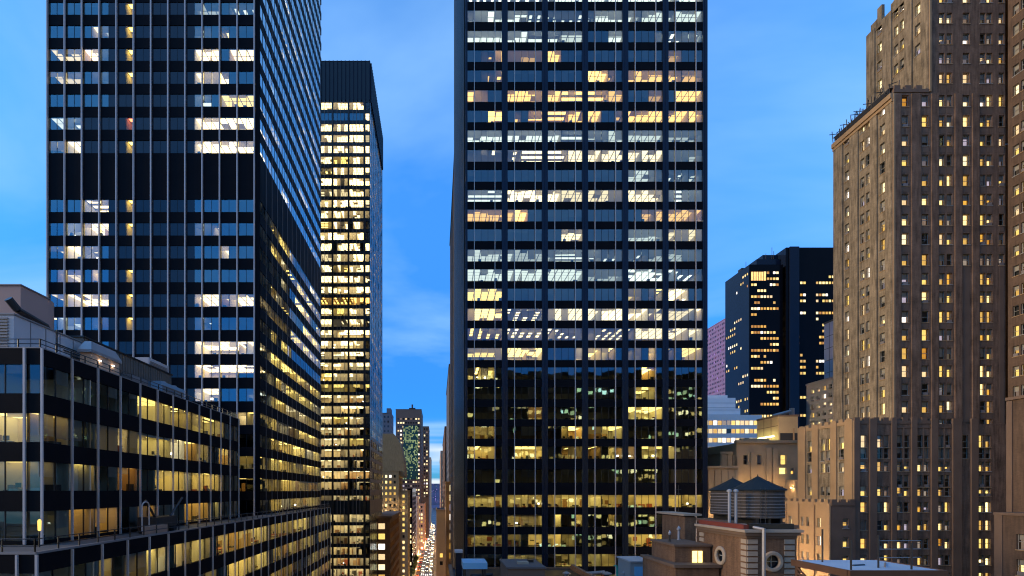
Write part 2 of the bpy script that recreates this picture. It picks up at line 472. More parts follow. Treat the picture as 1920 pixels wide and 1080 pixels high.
def office_face(B, fr, floors, bays, codes, D=6.0, o0=False, o1=False, ustart=None, glassm=None, bar=.05, key='f', detail=1.0, wdepth=-.10, bl=None):
    """floors: (zb, zt) of the glass; bays: (u0, u1, panes); codes(fi) -> one letter per pane"""
    panes = []
    for bi, (a, b, n) in enumerate(bays):
        for i in range(n): panes.append((bi, a + (b - a) * i / n, a + (b - a) * (i + 1) / n))
    for fi, (zb, zt) in enumerate(floors):
        cs = codes(fi)
        zf, zc_ = zb - .72, zt + .04
        gm = (glassm(fi) if callable(glassm) else glassm) or M_GLASS
        per = {}
        for (bi, a, b), c in zip(panes, cs):
            per.setdefault(bi, []).append((a, b, c))
        for bi, pl in per.items():
            mb = MB(); A = pl[0][0]; Bq = pl[-1][1]; Lp = 0
            for i, (a, b, c) in enumerate(pl):
                if c in 'KS' and c == 'K':
                    mb.quad(fr, a, b, zb, zt, wdepth, M_CORE, (U(-.002, .002), U(-.002, .002)))
                else:
                    mb.quad(fr, a, b, zb, zt, wdepth, M_GLASSV if c in 'SR' else gm, (random.gauss(0, .0022), random.gauss(0, .0022)))
                    hgt = zt - zb
                    p = abs(bl) if bl else (.38 if c.isupper() else .88)
                    if bl and bl < 0 and c.islower(): p = .92
                    if c in 'BD': p = .30
                    if c in 'SR': p = 0
                    if rnd() < p:
                        L = (U(.08, .45) if c.isupper() else U(.35, .8)) * hgt
                        if c in 'BD': L = U(.1, 1.0) * hgt
                        elif rnd() < (.5 if bl and bl > 0 else .1): L = hgt
                        if bl and bl < 0 and i and rnd() < .55 and Lp: L = min(hgt, Lp + U(-.05, .05))
                        Lp = L
                        mb.quad(fr, a + .04, b - .04, zt - L, zt, wdepth - .11, M_BLIND)
                if i: mb.box(fr, a - bar / 2, a + bar / 2, wdepth - .05, wdepth + .05, zb, zt, M_BAR)
            B.add_window(mb, [fr.p(u, 0, z) for u in (A, Bq) for z in (zb, zt)])
        # rooms: runs of panes with one code
        mbf = B.floor_mb(('%s%03d') % (key, fi))
        runs = []
        for (bi, a, b), c in zip(panes, cs):
            if runs and runs[-1][2] == c and (c in 'BDK' or (runs[-1][1] - runs[-1][0] < U(5, 13))) and a - runs[-1][1] < 1.6: runs[-1][1] = b
            else: runs.append([a, b, c])
        for i, r in enumerate(runs):      # close the gaps at columns
            if i: m_ = (runs[i - 1][1] + r[0]) / 2; runs[i - 1][1] = m_; r[0] = m_
        for i, (a, b, c) in enumerate(runs):
            if c == 'K':
                mbf.quad(fr, a, b, zf, zc_, -.6, M_FURN[0]); continue
            if ustart is not None:
                if b <= ustart + .3: continue
                a = max(a, ustart)
            if c in 'SR':
                mbf.quad(fr, a, b, zf, zc_, -1.6, M_WALLS[0]); mbf.flat(fr, a, b, -1.6, -.2, zf, M_WALLS[0]); mbf.flat(fr, a, b, -1.6, -.2, zc_, M_CEIL)
                mbf.box(fr, a, a + .05, -1.59, -.22, zf, zc_, M_WALLS[0]); mbf.box(fr, b - .05, b, -1.59, -.22, zf, zc_, M_WALLS[0])
                mbf.flat(fr, a + .2, b - .2, -1.2, -.5, zc_ - .03, lamp(c, 1)); continue
            room(mbf, fr, a, b, zf, zc_, D, c, open0=(i == 0 and o0), open1=(i == len(runs) - 1 and o1), detail=detail)

def bands(B, fr, W, floors, z_top, z_bot, m=None, name='spandrel', d0=-.3, d1=0.0, u0=0.0):
    """solid bands between the rows of glass, one part each"""
    zs = [z_bot] + [z for f in sorted(floors) for z in f] + [z_top]
    for i in range(0, len(zs), 2):
        if zs[i + 1] - zs[i] > .02:
            mb = MB(); mb.box(fr, u0, W, d0, d1, zs[i], zs[i + 1], m or M_SPAN)
            # fine panel joints
            mb.build(name, B.root)
def fins(B, fr, us, z0, z1, w=.16, d=.28, m=None, name='mullion', d0=0.0):
    for u in us:
        mb = MB(); mb.box(fr, u - w / 2, u + w / 2, d0, d, z0, z1, m or M_ALU); mb.build(name, B.root)

# ------------------------------------------------------------------ masonry walls with window openings
LITC = {'Z': ('far_lit_office', (1.0, 0.72, 0.22), 2.3), 'G': ('far_lit_green_office', (.72, 1.0, .5), 1.7), 'y': ('warm_lit_window', (1.0, 0.66, 0.17), 0.6), 'o': ('orange_lit_window', (1.0, 0.50, 0.07), 0.45), 'w': ('cream_lit_window', (1.0, 0.80, 0.45), 0.8),
        'p': ('pale_lit_window', (0.80, 0.62, 0.50), 0.2), 'g': ('dim_lit_window', (0.7, 0.55, 0.4), 0.07), 'Y': ('bright_lit_window', (1.0, 0.74, 0.22), 1.0)}
def litm(c):
    n, cc, s = LITC[c]; k = random.choices((0, 1, 2), (3, 4, 2))[0]
    cc = (cc[0], cc[1] * (.86, 1.0, 1.08)[k], cc[2] * (.8, 1.0, 1.7)[k])
    return emis(n + ('_low', '', '_high')[k], cc, s * (.8, 1.2, 1.8)[k], .38, 2.2)
M_SHADE = pmat('window_shade', (0.42, 0.38, 0.36), 0.9)
M_DARKROOM = pmat('dark_room', (0.018, 0.018, 0.022), 0.8)
M_SASH = pmat('painted_sash', (0.30, 0.28, 0.25), 0.6)
def sash(B, fr, u0, u1, z0, z1, c, rec=.22, simple=False):
    """double-hung window: sash frame, glass, shade, lit or dark room behind"""
    mb = MB()
    zm = (z0 + z1) / 2 + U(-.05, .05)
    back = rec + .28
    if c in LITC:
        mb.quad(fr, u0, u1, z0, z1, -back, litm(c))
    else:
        mb.quad(fr, u0, u1, z0, z1, -back, M_DARKROOM)
    if not simple:
        mb.quad(fr, u0, u1, z0, z1, -rec, M_GLASSB, (random.gauss(0, .004), random.gauss(0, .004)))
        r = rnd()
        if c in 'pg' or (c in LITC and r < .62): mb.quad(fr, u0, u1, z1 - (z1 - z0) * U(.30, .55), z1, -rec - .1, M_SHADE)
        elif c == 'd' and r < .6: mb.quad(fr, u0, u1, z1 - (z1 - z0) * U(.3, 1.0), z1, -rec - .1, M_SHADE)
        s_ = .05
        mb.box(fr, u0, u1, -rec - .03, -rec + .03, zm - .03, zm + .03, M_SASH)
        mb.box(fr, u0, u0 + s_, -rec - .03, -rec + .03, z0, z1, M_SASH); mb.box(fr, u1 - s_, u1, -rec - .03, -rec + .03, z0, z1, M_SASH)
        mb.box(fr, u0 + s_, u1 - s_, -rec - .03, -rec + .03, z1 - s_, z1, M_SASH); mb.box(fr, u0 + s_, u1 - s_, -rec - .03, -rec + .03, z0, z0 + s_, M_SASH)
        mb.box(fr, u0 - .08, u1 + .08, -.02, .07, z0 - .1, z0 - .002, M_LIME if rnd() < .8 else M_SASH)
        if rnd() < .13: mb.box(fr, u0 + .12, u1 - .12, -rec - .02, .06, z0 + .01, z0 + .42, M_ALUD)
        if c in LITC and rnd() < .3: mb.box(fr, u0 + .05, u0 + .05 + (u1 - u0) * U(.12, .3), -rec - .2, -rec - .12, z0, z1, M_SHADE)
    else:
        mb.quad(fr, u0, u1, z0, z1, -rec, M_GLASSB, (random.gauss(0, .004), random.gauss(0, .004)))
    B.add_window(mb, [fr.p(u, 0, z) for u in (u0, u1) for z in (z0, z1)])
def masonry(B, fr, W, z0, z1, cols, rows, code, m, thick=.5, simple=False, name='wall', u0=0.0, apron=None):
    """cols: (a, b); rows: (za, zb). The wall is pierced at every col x row for which code() gives a letter other than '.'"""
    mb = MB()
    cols = sorted(cols); rows = sorted(rows)
    ua = u0
    for ci, (a, b) in enumerate(cols):
        if a - ua > .001: mb.box(fr, ua, a, -thick, 0, z0, z1, m)
        za = z0
        for ri, (ra, rb) in enumerate(rows):
            c = code(ci, ri)
            if c == '.': continue
            mb.box(fr, a, b, -thick, 0, za, ra, m)
            if apron and ra - za > .9 and rnd() < .8: mb.box(fr, a + .04, b - .04, -.01, .022, za + .12 + U(0, .25), ra - .16, apron)
            sash(B, fr, a, b, ra, rb, c, simple=simple)
            za = rb
        mb.box(fr, a, b, -thick, 0, za, z1, m)
        ua = b
    if W - ua > .001: mb.box(fr, ua, W, -thick, 0, z0, z1, m)
    return mb.build(name, B.root)
def pick(w):
    ks = list(w); return random.choices(ks, [w[k] for k in ks])[0]

# ================================================================== ground and street
M_ASPH = pmat('asphalt', (0.045, 0.045, 0.048), 0.55, 0, 0.5, 0.3, 0.3)
M_PAVE = pmat('pavement_concrete', (0.22, 0.21, 0.2), 0.85, 0, 0.3, 0.2, 0.5)
M_PAINT = pmat('road_paint', (0.75, 0.74, 0.7), 0.7)
M_GROUND = pmat('city_ground', (0.08, 0.078, 0.076), 0.9, 0, 0.3, 0.3, 0.02)
g = MB(); g.face([(-3000, -900, 0), (3000, -900, 0), (3000, 6000, 0), (-3000, 6000, 0)], M_GROUND)
tag(g.build('ground'), kind='structure')
SX0, SX1 = -15.5, -3.2        # carriageway
g = MB(); g.face([(SX0, -100, .004), (SX1, -100, .004), (SX1, 4000, .004), (SX0, 4000, .004)], M_ASPH)
for k, x in enumerate((-12.4, -9.35, -6.3)):
    y = 150.0
    while y < 1500:
        g.face([(x - .08, y, .008), (x + .08, y, .008), (x + .08, y + 3, .008), (x - .08, y + 3, .008)], M_PAINT); y += 9
for y in range(200, 1400, 80):
    for i in range(10):
        x = SX0 + .8 + i * 1.15
        g.face([(x, y, .009), (x + .6, y, .009), (x + .6, y + 3.5, .009), (x, y + 3.5, .009)], M_PAINT)
tag(g.build('road'), kind='structure')
for a, b in ((-19.5, SX0), (SX1, 1.0)):
    g = MB(); g.box(WORLD, a, b, -100, 4000, 0.0, .14, M_PAVE); tag(g.build('pavement'), kind='structure')

def roofslab(B, x0, x1, y0, y1, z, m=None, t=.4, name='roof'):
    mb = MB(); mb.box(WORLD, x0, x1, y0, y1, z - t, z, m or M_GRAN); return mb.build(name, B.root)

# ================================================================== left office tower (twelve-bay curtain wall)
Y1, XA, XB = 85.0, -64.8, -29.5
T1 = Building('office_tower', 'black glass office tower at upper left with pale vertical fins and a blank black band', 'office tower', (-47, 107, 0))
frF = front(XA, Y1); frS = right(XB, Y1)
bot1 = [-60 - 43.5 * k for k in range(13, 0, -1)] + [-60, -16, 27.5, 71, 114, 157, 200, 243, 287, 397.5, 441.5, 484.5, 529, 575, 618.7, 663.8, 707.8, 752.3, 797, 838, 879, 921, 962]
fl1 = [(wz(b, Y1), wz(b, Y1) + 2.12) for b in bot1]
K2, K7 = 'KK', 'KKKKKKK'
rows1 = ['BBBBBBB' + K2 + 'S' + K7 + 'BBBBBBB'] * 13 + ['wwBBwww' + K2 + 'S' + K7 + 'WWWBBBB', 'BBBBBBB' + K2 + 'S' + K7 + 'WWWBBBB',
 'BBBBBBB' + K2 + 'S' + K7 + 'nnnBnnn', 'BBBBBwn' + K2 + 'S' + K7 + 'nnBYBBB', 'wwwwWWn' + K2 + 'S' + K7 + 'WWWBWWW', 'wwwwBwn' + K2 + 'S' + K7 + 'WWWWBBB',
 'BBBBBBB' + K2 + 'K' + K7 + 'nnBYYYY', 'NNnnKKK' + K2 + 'R' + K7 + 'WWWWWWW', 'wwWWKKK' + K2 + 'S' + K7 + 'WWWWWWW',
 'BBBBwww' + K2 + 'S' + K7 + 'BBBBBBB', 'BBnnWWW' + K2 + 'S' + K7 + 'nnwBBBB', 'wwWWwwB' + K2 + 'K' + K7 + 'BBBWBBB', 'BwwwBWB' + K2 + 'S' + K7 + 'BBBBBBB',
 'wwWWWWW' + K2 + 'S' + K7 + 'WWWwWWW', 'YnnnBnw' + K2 + 'S' + K7 + 'nnBBBBB', 'BBBBBBB' + K2 + 'K' + K7 + 'WWWWWWW', 'BBBBBBB' + K2 + 'K' + K7 + 'WWWWWWW',
 'BBBBBBB' + K2 + 'K' + K7 + 'WWWBBBn', 'BBBBBBB' + K2 + 'K' + K7 + 'BBBnnWY', 'BBBBBBB' + K2 + 'K' + K7 + 'BBBBBBB', 'BBBBBBB' + K2 + 'K' + K7 + 'YYYYYyy', 'BBBBBBB' + K2 + 'K' + K7 + 'YYYYYYY', 'DDDDDDD' + K2 + 'K' + K7 + 'DDDDDDD']
fin_px = [90, 122.5, 154.7, 187.3, 219.3, 251.4, 284, 316, 348, 380, 412.5, 445.5, 477.5]
fu = [wx(p, Y1) - XA for p in fin_px]
bays1 = [(a, b, 2) for a, b in zip(fu, fu[1:])]
rows1 = [r.replace('W', 'V').replace('w', 'W' if k % 3 else 'w') for k, r in enumerate(rows1)]
office_face(T1, frF, fl1, bays1, lambda i: rows1[i], D=6.5, o1=True, glassm=M_GLASST, bl=-.42)
zt1 = wz(-680, Y1)
bands(T1, frF, XB - XA, fl1, zt1, 50)
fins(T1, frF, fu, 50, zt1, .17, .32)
# corner post and the strip right of the last fin
mb = MB(); mb.box(frF, fu[-1] + .09, XB - XA, -.3, .03, 50, zt1, M_SPAN); mb.box(frF, 0, fu[0] - .09, -.3, .03, 50, zt1, M_SPAN); mb.build('corner_post', T1.root)
SB = 3.15
def side1(i):
    out = ''; r = 0
    up = i < 22
    while len(out) < 28:
        n = random.choice((2, 2, 4, 4, 6))
        out += pick({'W': .30, 'w': .16, 'B': .48, 'n': .06} if up else ({'Y': .58, 'y': .14, 'W': .16, 'B': .12} if i < 28 else {'Y': .70, 'y': .14, 'W': .12, 'B': .04})) * n
    return out[:28]
office_face(T1, frS, fl1, [(k * SB, (k + 1) * SB, 2) for k in range(14)], side1, D=6.5, ustart=6.5, key='s', detail=.8, wdepth=-.05, glassm=lambda i: M_GLASSM if i < 22 else M_GLASSL)
bands(T1, frS, 14 * SB + 1.2, fl1, zt1, 50, u0=.06, d0=-.28)
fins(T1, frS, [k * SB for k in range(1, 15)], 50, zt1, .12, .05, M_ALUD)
mb = MB()
mb.box(WORLD, XA, XA + .4, Y1 + .35, Y1 + 45, 50, zt1, M_SPAN); mb.box(WORLD, XA + .4, XB - .3, Y1 + 44.9, Y1 + 45.3, 50, zt1, M_SPAN)
mb.box(WORLD, XA + .4, XB - .4, Y1 + .5, Y1 + 44.5, 0, 50, M_SPAN)
mb.build('rear_wall', T1.root)
mb = MB(); mb.box(WORLD, XA + 7, XB - 7, Y1 + 7, Y1 + 44, 50, zt1, M_FURN[3]); mb.build('service_core', T1.root)
roofslab(T1, XA, XB, Y1, Y1 + 45.3, zt1 + .3, M_SPAN)
T1.finish()

# ================================================================== low office block with podium, lower left
LB = Building('office_block', 'low black office block at lower left with white roof plant and railed terrace', 'office building', (-34, 60, 0))
XL, YL = -29.5, 38.1
fl2 = [(H + 7.25, H + 9.42), (H + 3.62, H + 5.8), (H + 0.0, H + 2.17), (H - 3.75, H - 1.55)]
lowrows = [['DD', 'DD', 'dd', 'dd', 'YY', 'YY', 'YY', 'Yy', 'yy', 'yy', 'yD', 'DD'],
           ['yy', 'Dd', 'yy', 'Yy', 'YY', 'YY', 'WW', 'YY', 'yy', 'dD', 'YY', 'dd'],
           ['yD', 'YY', 'DD', 'OO', 'dd', 'YY', 'YY', 'WY', 'YY', 'YY', 'yd', 'dd'],
           ['DD', 'OO', 'oo', 'DD', 'oO', 'DD', 'DD', 'YY', 'YY', 'dY', 'DD', 'DD']]
lowrows = [[s.replace('d', 'D') for s in r] for r in lowrows]
frLS = right(XL, YL); frLF = front(XL - 24, YL)
office_face(LB, frLS, fl2, [(k * SB, (k + 1) * SB, 2) for k in range(12)], lambda i: ''.join(lowrows[i]), D=5.5, o0=True, key='l', glassm=M_GLASSL, bar=.07)
xs = [24 - 1.16 - 3.15 * k for k in range(8)][::-1]
fb = [(a, b, 2) for a, b in zip(xs, xs[1:])] + [(xs[-1], 24, 1)]
frow = ['DDDDDDDDDDDDDDD', 'DDDDyyYYYYDDYYD', 'yyyyYYDDDDyyyyD', 'DDDDDDDDDDDDDDD']
office_face(LB, frLF, fl2, fb, lambda i: frow[i], D=5.5, o1=True, key='m', glassm=M_GLASSL, bar=.07, ustart=None)
ztL = H + 10.6
for fr_, W_, u_ in ((frLS, 12 * SB + .3, .06), (frLF, 24, 0)):
    bands(LB, fr_, W_, fl2, ztL, H - 4.0, u0=u_, d0=-.3)
fins(LB, frLS, [k * SB for k in range(0, 13)], H - 4, ztL, .12, .16)
fins(LB, frLF, xs, H - 4, ztL, .15, .16)
roofslab(LB, XL - 24, XL - .3, YL + .3, YL + 38, ztL - .35, pmat('roof_membrane', (.2, .2, .21), .9))
mb = MB(); mb.box(WORLD, XL - 24, XL - .1, YL + 37.9, YL + 38.2, H - 4, ztL, M_SPAN); mb.box(WORLD, XL - 24, XL - 23.8, YL + .35, YL + 37.9, H - 4, ztL, M_SPAN); mb.build('rear_wall', LB.root)
# podium under a railed terrace
XP, YP = -25.2, 32.1
fl3 = [(H - 7.45, H - 5.2), (H - 11.15, H - 8.95), (H - 14.85, H - 12.65), (H - 18.5, H - 16.3)]
def prow(i):
    out = ''
    while len(out) < 56:
        out += pick({'Y': .55, 'y': .25, 'D': .14, 'O': .06}) * random.choice((1, 2, 2, 3))
    if i == 0: out = 'DDDDyDyyYyDYyYYyDYYYYY' + out[22:]
    if i == 1: out = 'DDDDDDDDDDYDyyDyyDDYYYYY' + out[24:]
    return out[:56]
frPS = right(XP, YP); frPF = front(XP - 28, YP)
office_face(LB, frPS, fl3, [(k * SB, (k + 1) * SB, 2) for k in range(28)], prow, D=5.5, o0=True, key='p', glassm=M_GLASSL, bar=.06, detail=.9)
xs2 = [28 - 1.1 - 3.15 * k for k in range(9)][::-1]
office_face(LB, frPF, fl3, [(a, b, 2) for a, b in zip(xs2, xs2[1:])] + [(xs2[-1], 28, 1)], lambda i: 'D' * 17, D=5.5, o1=True, key='q', glassm=M_GLASSL)
for fr_, W_, u_ in ((frPS, 28 * SB, .06), (frPF, 28, 0)): bands(LB, fr_, W_, fl3, H - 4.0, 30, u0=u_)
fins(LB, frPS, [k * SB for k in range(0, 29)], 30, H - 4.02, .12, .15, M_ALU)
fins(LB, frPF, xs2, 30, H - 4.02, .12, .15, M_ALU)
M_TERR = pmat('terrace_paving', (.10, .09, .085), .75, var=.25, scale=1.5)
mb = MB(); mb.prism([(XP - 28, YP + .3), (XP - .3, YP + .3), (XP - .3, YP + 28 * SB), (XL - .35, YP + 28 * SB), (XL - .35, YL - .05), (XP - 28, YL - .05)], H - 4.5, H - 4.06, M_TERR); mb.build('terrace', LB.root)
mb = MB(); mb.box(WORLD, XP - 28, XP - .4, YP + .4, YP + 28 * SB - .1, 0, 30, M_SPAN); mb.box(WORLD, XP - 6, XP - .1, YP + 28 * SB, YP + 28 * SB + .3, 30, H - 4, M_SPAN)
mb.box(WORLD, XP - 27, XP - 6.2, YP + 6.5, YP + 28 * SB - 1, 30, H - 4.6, M_SPAN); mb.build('podium_base', LB.root)
def railing(parent, pts, z, h, m, post=1.6, r=.035):
    mb = MB()
    for a, b in zip(pts, pts[1:]):
        L = math.dist(a, b); n = max(1, round(L / post))
        for hh in (h, h * .52): mb.bar((*a, z + hh), (*b, z + hh), r, m)
        for i in range(n + 1):
            x, y = a[0] + (b[0] - a[0]) * i / n, a[1] + (b[1] - a[1]) * i / n
            mb.bar((x, y, z), (x, y, z + h), r * 1.5, m)
    return mb.build('railing', parent)
railing(LB.root, [(XL - 23, YL + .12), (XL - .15, YL + .12), (XL - .15, YL + 37.5)], ztL, .72, M_BAR)
railing(LB.root, [(XP - 27, YP + .15), (XP - .15, YP + .15), (XP - .15, YP + 28 * SB - .2)], H - 4.0, .95, M_BAR, post=2.0)
mb = MB(); mb.box(WORLD, XP - 28, XP + .05, YP - .05, YP + .3, H - 4.0, H - 3.86, M_ALUD); mb.box(WORLD, XP - .3, XP + .05, YP + .3, YP + 28 * SB, H - 4.0, H - 3.86, M_ALUD); mb.build('terrace_coping', LB.root)
mb = MB(); mb.box(WORLD, XL - 24, XL + .04, YL - .04, YL + .25, ztL, ztL + .08, M_ALUD); mb.box(WORLD, XL - .25, XL + .04, YL + .25, YL + 38, ztL, ztL + .08, M_ALUD); mb.build('roof_coping', LB.root)
LB.finish()

# roof plant, each a thing standing on the block's roof
M_MAUVE = pmat('mauve_render', (.42, .26, .21), .85, var=.12, scale=.4)
M_SCREEN = pmat('pale_cladding', (.5, .45, .44), .55, 0, .4, .1, .5)
M_BROWN = pmat('brown_cladding', (.13, .105, .085), .7, var=.25, scale=.5)
M_HOOD = pmat('galvanised_hood', (.34, .32, .32), .4, .5, .5, .15, .8)
M_TAN = pmat('tan_panel', (.62, .36, .22), .8, var=.1)
RZ = ztL - .35
P = thing('plant_room', 'mauve rendered plant room with rounded end on the low block roof', 'plant room', (-46, 49, RZ))
pts = [(-62, 46.2), (-37.6, 46.2), (-37.6, 49.6)]
for k in range(1, 7):
    a = math.radians(15 * k); pts.append((-39.6 + 2.0 * math.cos(a), 49.6 + 2.0 * math.sin(a)))
pts += [(-62, 51.6)]
mb = MB(); mb.prism(pts, RZ, H + 18.5, M_MAUVE); mb.build('wall', P)
mb = MB(); mb.box(WORLD, -62, -37.5, 46.1, 46.3, H + 18.5, H + 18.62, M_ALUD); mb.box(WORLD, -37.7, -37.5, 46.3, 49.7, H + 18.5, H + 18.62, M_ALUD); mb.build('roof_trim', P)
mb = MB(); mb.bar((-36.2, 43.2, H + 16.2), (-36.0, 43.9, H + 15.5), .33, M_BAR, 8); mb.bar((-36.0, 43.9, H + 15.5), (-35.8, 46.9, H + 15.0), .30, M_BAR, 8); mb.bar((-35.8, 46.9, H + 15.0), (-35.8, 46.9, H + 13.6), .30, M_BAR, 8); mb.build('duct', P)
P = thing('equipment_screen', 'white panelled equipment screen above the corner of the low block roof', 'equipment screen', (-40, 44, RZ))
mb = MB(); mb.box(WORLD, -56, -33, 39.9, 48.0, RZ, H + 13.7, M_SCREEN)
for k in range(1, 5): mb.box(WORLD, -33.02, -32.96, 39.9 + 1.62 * k - .03, 39.9 + 1.62 * k + .03, RZ, H + 13.6, M_ALUD)
mb.build('cladding', P)
mb = MB()
for k in range(10): mb.box(WORLD, -35.8, -33.4, 39.78, 39.86, H + 11.2 + .24 * k, H + 11.32 + .24 * k, M_ALUD)
mb.build('louvre', P)
mb = MB(); mb.box(WORLD, -56, -32.9, 39.8, 48.1, H + 13.7, H + 13.82, M_ALUD); mb.build('coping', P)
mb = MB()
for k in range(3): mb.bar((-32.9, 44.2 + .9 * k, H + 12.7 - .3 * k), (-32.9, 46.9 + .4 * k, H + 12.7 - .3 * k), .05, M_BAR)
mb.bar((-32.9, 44.3, H + 13.9), (-32.9, 44.3, H + 12), .05, M_BAR); mb.build('pipe', P)
P = thing('mechanical_enclosure', 'long dark brown ribbed enclosure along the low block roof', 'mechanical enclosure', (-36, 57, RZ))
mb = MB(); mb.box(WORLD, -39, -33.5, 48.4, 64.5, RZ, H + 14.5, M_BROWN); mb.build('body', P)
mb = MB()
for k in range(33): mb.box(WORLD, -33.52, -33.42, 48.6 + k * .485, 48.68 + k * .485, RZ, H + 14.4, M_BROWN)
mb.build('rib', P)
mb = MB(); mb.box(WORLD, -39.1, -33.35, 48.3, 64.6, H + 14.5, H + 14.64, M_BAR); mb.build('coping', P)
P = thing('ventilation_unit', 'tan ventilation unit under a bright metal hood near the roof rail', 'ventilation unit', (-31.6, 48.5, RZ))
mb = MB(); mb.box(WORLD, -32.3, -31.3, 46.3, 50.4, RZ, H + 12.5, M_TAN); mb.build('body', P)
mb = MB()
b0 = [(-32.45, 46.1), (-31.15, 46.1), (-31.15, 50.6), (-32.45, 50.6)]; b1 = [(-32.1, 46.6), (-31.5, 46.6), (-31.5, 50.1), (-32.1, 50.1)]
for i in range(4):
    j = (i + 1) % 4
    mb.face([(*b0[i], H + 12.75), (*b0[j], H + 12.75), (*b1[j], H + 13.6), (*b1[i], H + 13.6)], M_HOOD)
mb.face([(*q, H + 13.6) for q in b1], M_HOOD); mb.prism(b0, H + 12.5, H + 12.75, M_HOOD); mb.build('hood', P)
lm = emis('white_lamp', (1, .9, .7), 5)
for yy in (47.4, 49.3):
    mb = MB(); mb.box(WORLD, -31.28, -31.14, yy - .08, yy + .08, H + 11.9, H + 12.06, lm); mb.build('lamp', P)
def unit(name, label, x0, x1, y0, y1, z1, m, cap=None, fan=True):
    P = thing(name, label, 'air unit', ((x0 + x1) / 2, (y0 + y1) / 2, RZ))
    mb = MB(); mb.box(WORLD, x0, x1, y0, y1, RZ + .15, z1, m); mb.box(WORLD, x0 + .1, x1 - .1, y0 + .1, y1 - .1, RZ, RZ + .15, M_BAR); mb.build('casing', P)
    mb = MB()
    n = int((z1 - RZ - .6) / .16)
    for k in range(n): mb.box(WORLD, x1, x1 + .05, y0 + .3, y1 - .3, RZ + .4 + k * .16, RZ + .48 + k * .16, M_ALUD)
    mb.build('louvre', P)
    if fan:
        for k in range(2):
            mb = MB(); mb.lathe((x0 + x1) / 2, y0 + (y1 - y0) * (.28 + .44 * k), [(.45, z1), (.45, z1 + .22), (.4, z1 + .22), (.38, z1 + .05)], M_HOOD, 16); mb.build('fan_shroud', P)
    return P
unit('air_handler', 'pale blue metal air handler at the far end of the low block roof', -32.6, -31.2, 57.8, 63.2, H + 12.4, pmat('blue_metal', (.22, .36, .48), .4, .2))
unit('condenser_unit', 'small whitish condenser seen over the brown roof enclosure', -36.0, -34.4, 61, 65.5, H + 15.9, M_SCREEN)
unit('condenser_unit', 'dark grey condenser between the hooded vent and the blue air handler', -32.4, -31.3, 52.2, 55.3, H + 11.9, pmat('grey_unit', (.16, .155, .16), .5), fan=False)
# window-washing rig on the terrace
M_RIG = pmat('black_machine', (.02, .02, .022), .45)
P = thing('window_washing_rig', 'black window washing rig with bent arms parked on the terrace rails', 'window washing rig', (-26.6, 49, H - 4.06))
mb = MB(); mb.box(WORLD, -28.0, -26.2, 47.8, 51.6, H - 3.5, H - 2.5, M_RIG); mb.build('carriage', P)
for yy in (48.3, 51.0):
    mb = MB(); mb.bar((-28.1, yy, H - 3.75), (-26.1, yy, H - 3.75), .3, M_RIG, 10); mb.build('wheel', P)
mb = MB(); mb.bar((-26.6, 48.2, H - 2.5), (-26.4, 46.4, H - .9), .11, M_RIG); mb.bar((-26.4, 46.4, H - .9), (-26.0, 45.4, H - 1.0), .09, M_RIG)
mb.bar((-26.6, 51.0, H - 2.5), (-26.2, 52.6, H - .7), .11, M_RIG); mb.build('arm', P)
mb = MB()
for yy in (44.9, 46.0): mb.bar((-25.9, yy, H - 3.6), (-25.9, yy, H - 1.4), .06, M_ALU)
for k in range(8):
    a = math.pi * k / 8; b = math.pi * (k + 1) / 8
    mb.bar((-25.9, 45.45 - .55 * math.cos(a), H - 1.4 + .4 * math.sin(a)), (-25.9, 45.45 - .55 * math.cos(b), H - 1.4 + .4 * math.sin(b)), .06, M_ALU)
mb.build('hoop_rail', P)
mb = MB(); mb.box(WORLD, -26.3, -25.6, 45.6, 48.6, H - 3.9, H - 3.2, pmat('cradle_metal', (.35, .22, .16), .6)); mb.build('cradle', P)
P = thing('terrace_lamp', 'glowing lantern lamp standing on the terrace at the low block corner', 'lamp', (-28.5, 36.6, H - 4.06))
mb = MB(); mb.bar((-28.6, 36.8, H - 4.06), (-28.6, 36.8, H - 2.9), .05, M_BAR); mb.build('post', P)
mb = MB(); mb.lathe(-28.6, 36.8, [(.02, H - 2.9), (.10, H - 2.85), (.12, H - 2.2), (.09, H - 2.1), (.02, H - 2.05)], emis('lantern_glow', (1, .62, .14), .9), 12); mb.build('lamp_shade', P)

# ================================================================== central office tower
YC, XC = 97.0, 5.3
CT = Building('office_tower', 'tall black office tower in the centre with six window bays per floor', 'office tower', (28, 125, 0))
frC = front(XC, YC)
WC = wx(1326, YC) - XC
botC = [-72, -34.5, 3, 41, 79, 116, 153.5, 191, 229, 266, 303, 340.5, 378, 415, 452, 490, 527, 563.5, 601, 638, 675, 711.5, 748.5, 786, 822.5, 860, 905, 951, 988, 1025, 1062, 1099, 1136]
flC = [(wz(b, YC), wz(b, YC) + 2.32) for b in botC]
flC[26] = (flC[26][0] + .0, flC[26][1] + .2)
rowsC = ['NnNnNN', 'NNNNNN', 'NNNNNN', 'nnnnNN', 'nnnnnN', 'ooOBBo', 'oBBOoo', 'OOOOoO', 'oOOoOO', 'nnnnnn', 'WWWWWn', 'BBBBnn', 'nWWWWn', 'OOBBoO', 'BBWBnW', 'nnnnnn', 'NNNnNN',
         'YBBByW', 'YWWWWW', 'YWWWWW', 'yYBYYY', 'yDDDYD', 'DDDDYD', 'DoDDYD', 'yDyyDD', 'YYYYYD', 'DDDDDD', 'YYYYYY', 'DYDDDD', 'YyYDYY', 'DYYYDD', 'YYDYYY', 'DDYYDY']
